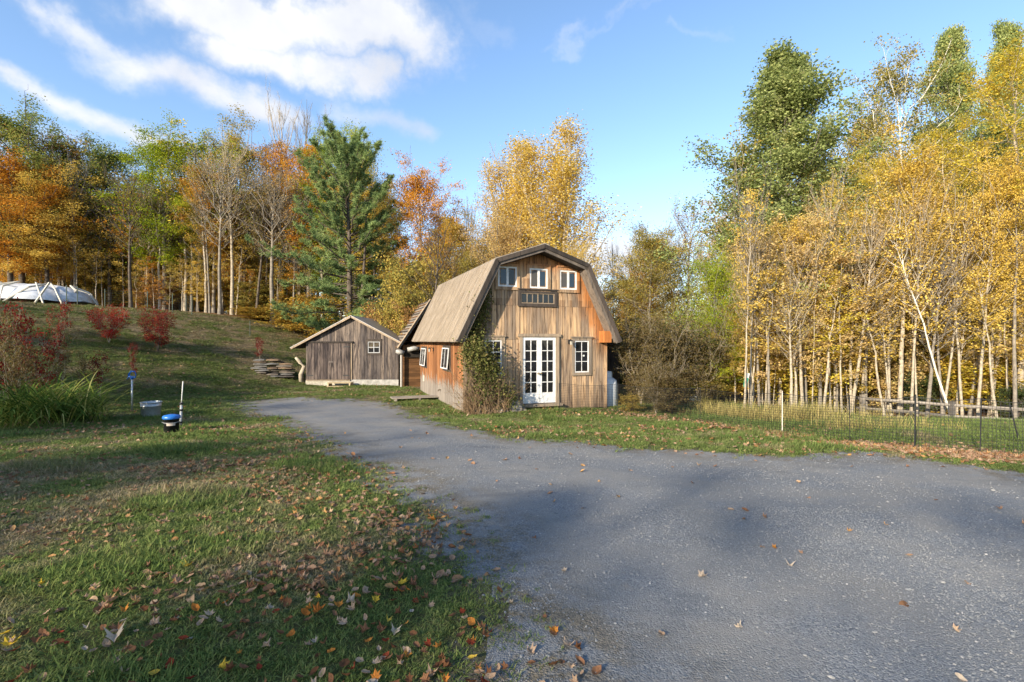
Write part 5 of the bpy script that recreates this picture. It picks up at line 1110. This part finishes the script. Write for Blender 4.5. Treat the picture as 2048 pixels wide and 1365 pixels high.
CLS = [('brown', flmat('fallen_brown', [(.13, .06, .03), (.24, .125, .07)])), ('tan', flmat('fallen_tan', [(.34, .23, .15), (.46, .34, .24)])), ('pale', flmat('fallen_pale', [(.38, .31, .24), (.45, .38, .30)])),
       ('orange', flmat('fallen_orange', [(.42, .14, .03), (.48, .22, .05)])), ('yellow', flmat('fallen_yellow', [(.58, .38, .04), (.62, .44, .08)])), ('dark red', flmat('fallen_red', [(.18, .035, .02), (.26, .06, .03)]))]
shp = [leaf_mesh('maple' if k < 3 else 'oval', k, F_all) for k in range(7)]
cshp = {c: [leaf_mesh('maple' if k < 3 else 'oval', k + 20, m_) for k in range(6)] for c, m_ in CLS}
# density: thick near the drive edge and the foreground, band along the fence
def leafdens(x, y):
    sd = sdist(x, y); d_ = np.where(sd < 0, .22 + .9 * np.exp(-np.abs(sd + .55) / .75) * ss(9, 3, y), np.where(sd < .35, .25, .006))
    d_ = d_ * (.35 + .9 * (np.sin(1.9 * x + 1.3 * np.sin(1.3 * y)) * np.sin(2.3 * y + .7) + .3).clip(0, 1)) 
    return d_
x = rng.uniform(-7, 5, 20000); y = 2.15 + 5.5 * rng.random(20000) ** .9; k = (rng.random(20000) < leafdens(x, y) * 1.1) & (np.abs(x) < y * 1.05 + .2); nx_, ny_ = x[k], y[k]
keepn = min(len(nx_), 99999); order = np.argsort(ny_ + np.abs(nx_) * .15); nx_, ny_ = nx_[order], ny_[order]; print('near leaves', len(nx_))
def place_leaf(x, y, c, s, rot, label, me=None):
    o = bpy.data.objects.new('fallen_leaf', me or random.choice(cshp[c])); C.objects.link(o); o.location = (x, y, hz1(x, y) + (.020 if sdist(np.array([x]), np.array([y]))[0] < 0 else .004)); o.scale = (s, s, s); o.rotation_euler = rot
    return setp(o, label, 'leaf', 'fallen leaves on the near ground')
special = [(802, 1173, 'yellow', .115, 'bright yellow star shaped maple leaf near the drive edge'), (376, 1140, 'yellow', .12, 'rounded yellow orange leaf alone in the middle of the lawn'), (18, 1300, 'yellow', .12, 'yellow maple leaf at the bottom left corner'),
           (85, 1175, 'yellow', .07, 'small yellow leaf on the brown grass at left'), (230, 1280, 'pale', .14, 'large pale maple leaf at lower left with a brown one beside it'), (700, 1213, 'pale', .11, 'pale pointed maple leaf left of the yellow star shaped one'), (635, 1232, 'orange', .12, 'reddish orange maple leaf below the pale pointed one'),
           (1403, 1158, 'pale', .11, 'pale leaf alone on the dark gravel'), (1580, 1133, 'pale', .10, 'pale leaf on the sunlit gravel patch'), (1139, 1295, 'tan', .10, 'tan leaf on gravel at bottom centre'), (867, 1042, 'orange', .10, 'orange leaf at the gravel edge'), (1127, 1146, 'pale', .07, 'small pale leaf left of centre on gravel'), (1062, 1308, 'tan', .09, 'tan leaf beside the grass tip at bottom'),
           (1550, 1098, 'orange', .07, 'small orange leaf above the sunlit gravel patch')]
for px, py, c, s, lb in special:
    p = at(px, py); place_leaf(p[0], p[1], c, s * .85, (.05, .05, random.uniform(0, 6)), lb, cshp[c][random.randrange(3)])
NI = min(286, len(nx_))
wts = [.42, .30, .08, .11, .03, .06]
for i in range(NI):
    c = random.choices([c for c, _ in CLS], wts)[0]
    place_leaf(float(nx_[i]), float(ny_[i]), c, random.uniform(.040, .078), (random.gauss(0, .33), random.gauss(0, .33), random.uniform(0, 6.28)), '%s fallen leaf among the many scattered on the near lawn' % c)
LX = [np.c_[nx_[NI:], ny_[NI:], np.ones(len(nx_) - NI)]]
for n, xr, yr, dm in ((14000, (-11, 9), (6.5, 12), .36), (14000, (-16, 15), (12, 22), .22), (14000, (-30, 3), (20, 37), .3)):
    x = rng.uniform(*xr, n); y = rng.uniform(*yr, n); k = (rng.random(n) < leafdens(x, y) * dm / .3) & (np.abs(x) < y * 1.06); LX.append(np.c_[x[k], y[k], np.full(k.sum(), 1.05)])
for (a, b), dn in zip(zip(NP, NP[1:]), (60, 130, 200, 260, 260, 260, 200)):
    for off_, k_ in ((-.35, 1.), (-1.0, .5), (.3, .25)):
        n = int(dn * k_); t = rng.random((n, 1)); p = a + (b - a) * t + rng.normal(size=(n, 2)) * np.array([.2, .22]) + np.array([0, off_]); LX.append(np.c_[p, np.ones(n)])
LX = np.concatenate(LX); bar = ((LX[:, 0] - BO[0]) * .935 + (LX[:, 1] - BO[1]) * .355, -(LX[:, 0] - BO[0]) * .355 + (LX[:, 1] - BO[1]) * .935)
LX = LX[~((np.abs(bar[0]) < 2.6) & (bar[1] > -.1) & (bar[1] < 13))]; LX = LX[~((np.abs(LX[:, 0] - SX) < 2.3) & (LX[:, 1] > SY - .1) & (LX[:, 1] < SY + 5))]
n = len(LX); print('leaves', n)
zo = np.where(sdist(LX[:, 0], LX[:, 1]) < 0, .018, .005) + (LX[:, 1] > 10) * .03
sz_ = rng.uniform(.038, .085, n) * np.where(LX[:, 1] > 6.5, 1.25, 1) * LX[:, 2]
scatter('leaf_litter', shp, np.c_[LX[:, :2], Hf(LX[:, 0], LX[:, 1]) + zo], np.c_[rng.normal(size=(n, 2)) * .33, rng.uniform(0, 6.28, n)], np.repeat(sz_[:, None], 3, 1), rng.integers(0, 7, n), 'fallen brown and tan leaves scattered over lawn and verge', 'leaf litter')
print('objects', len(bpy.data.objects))
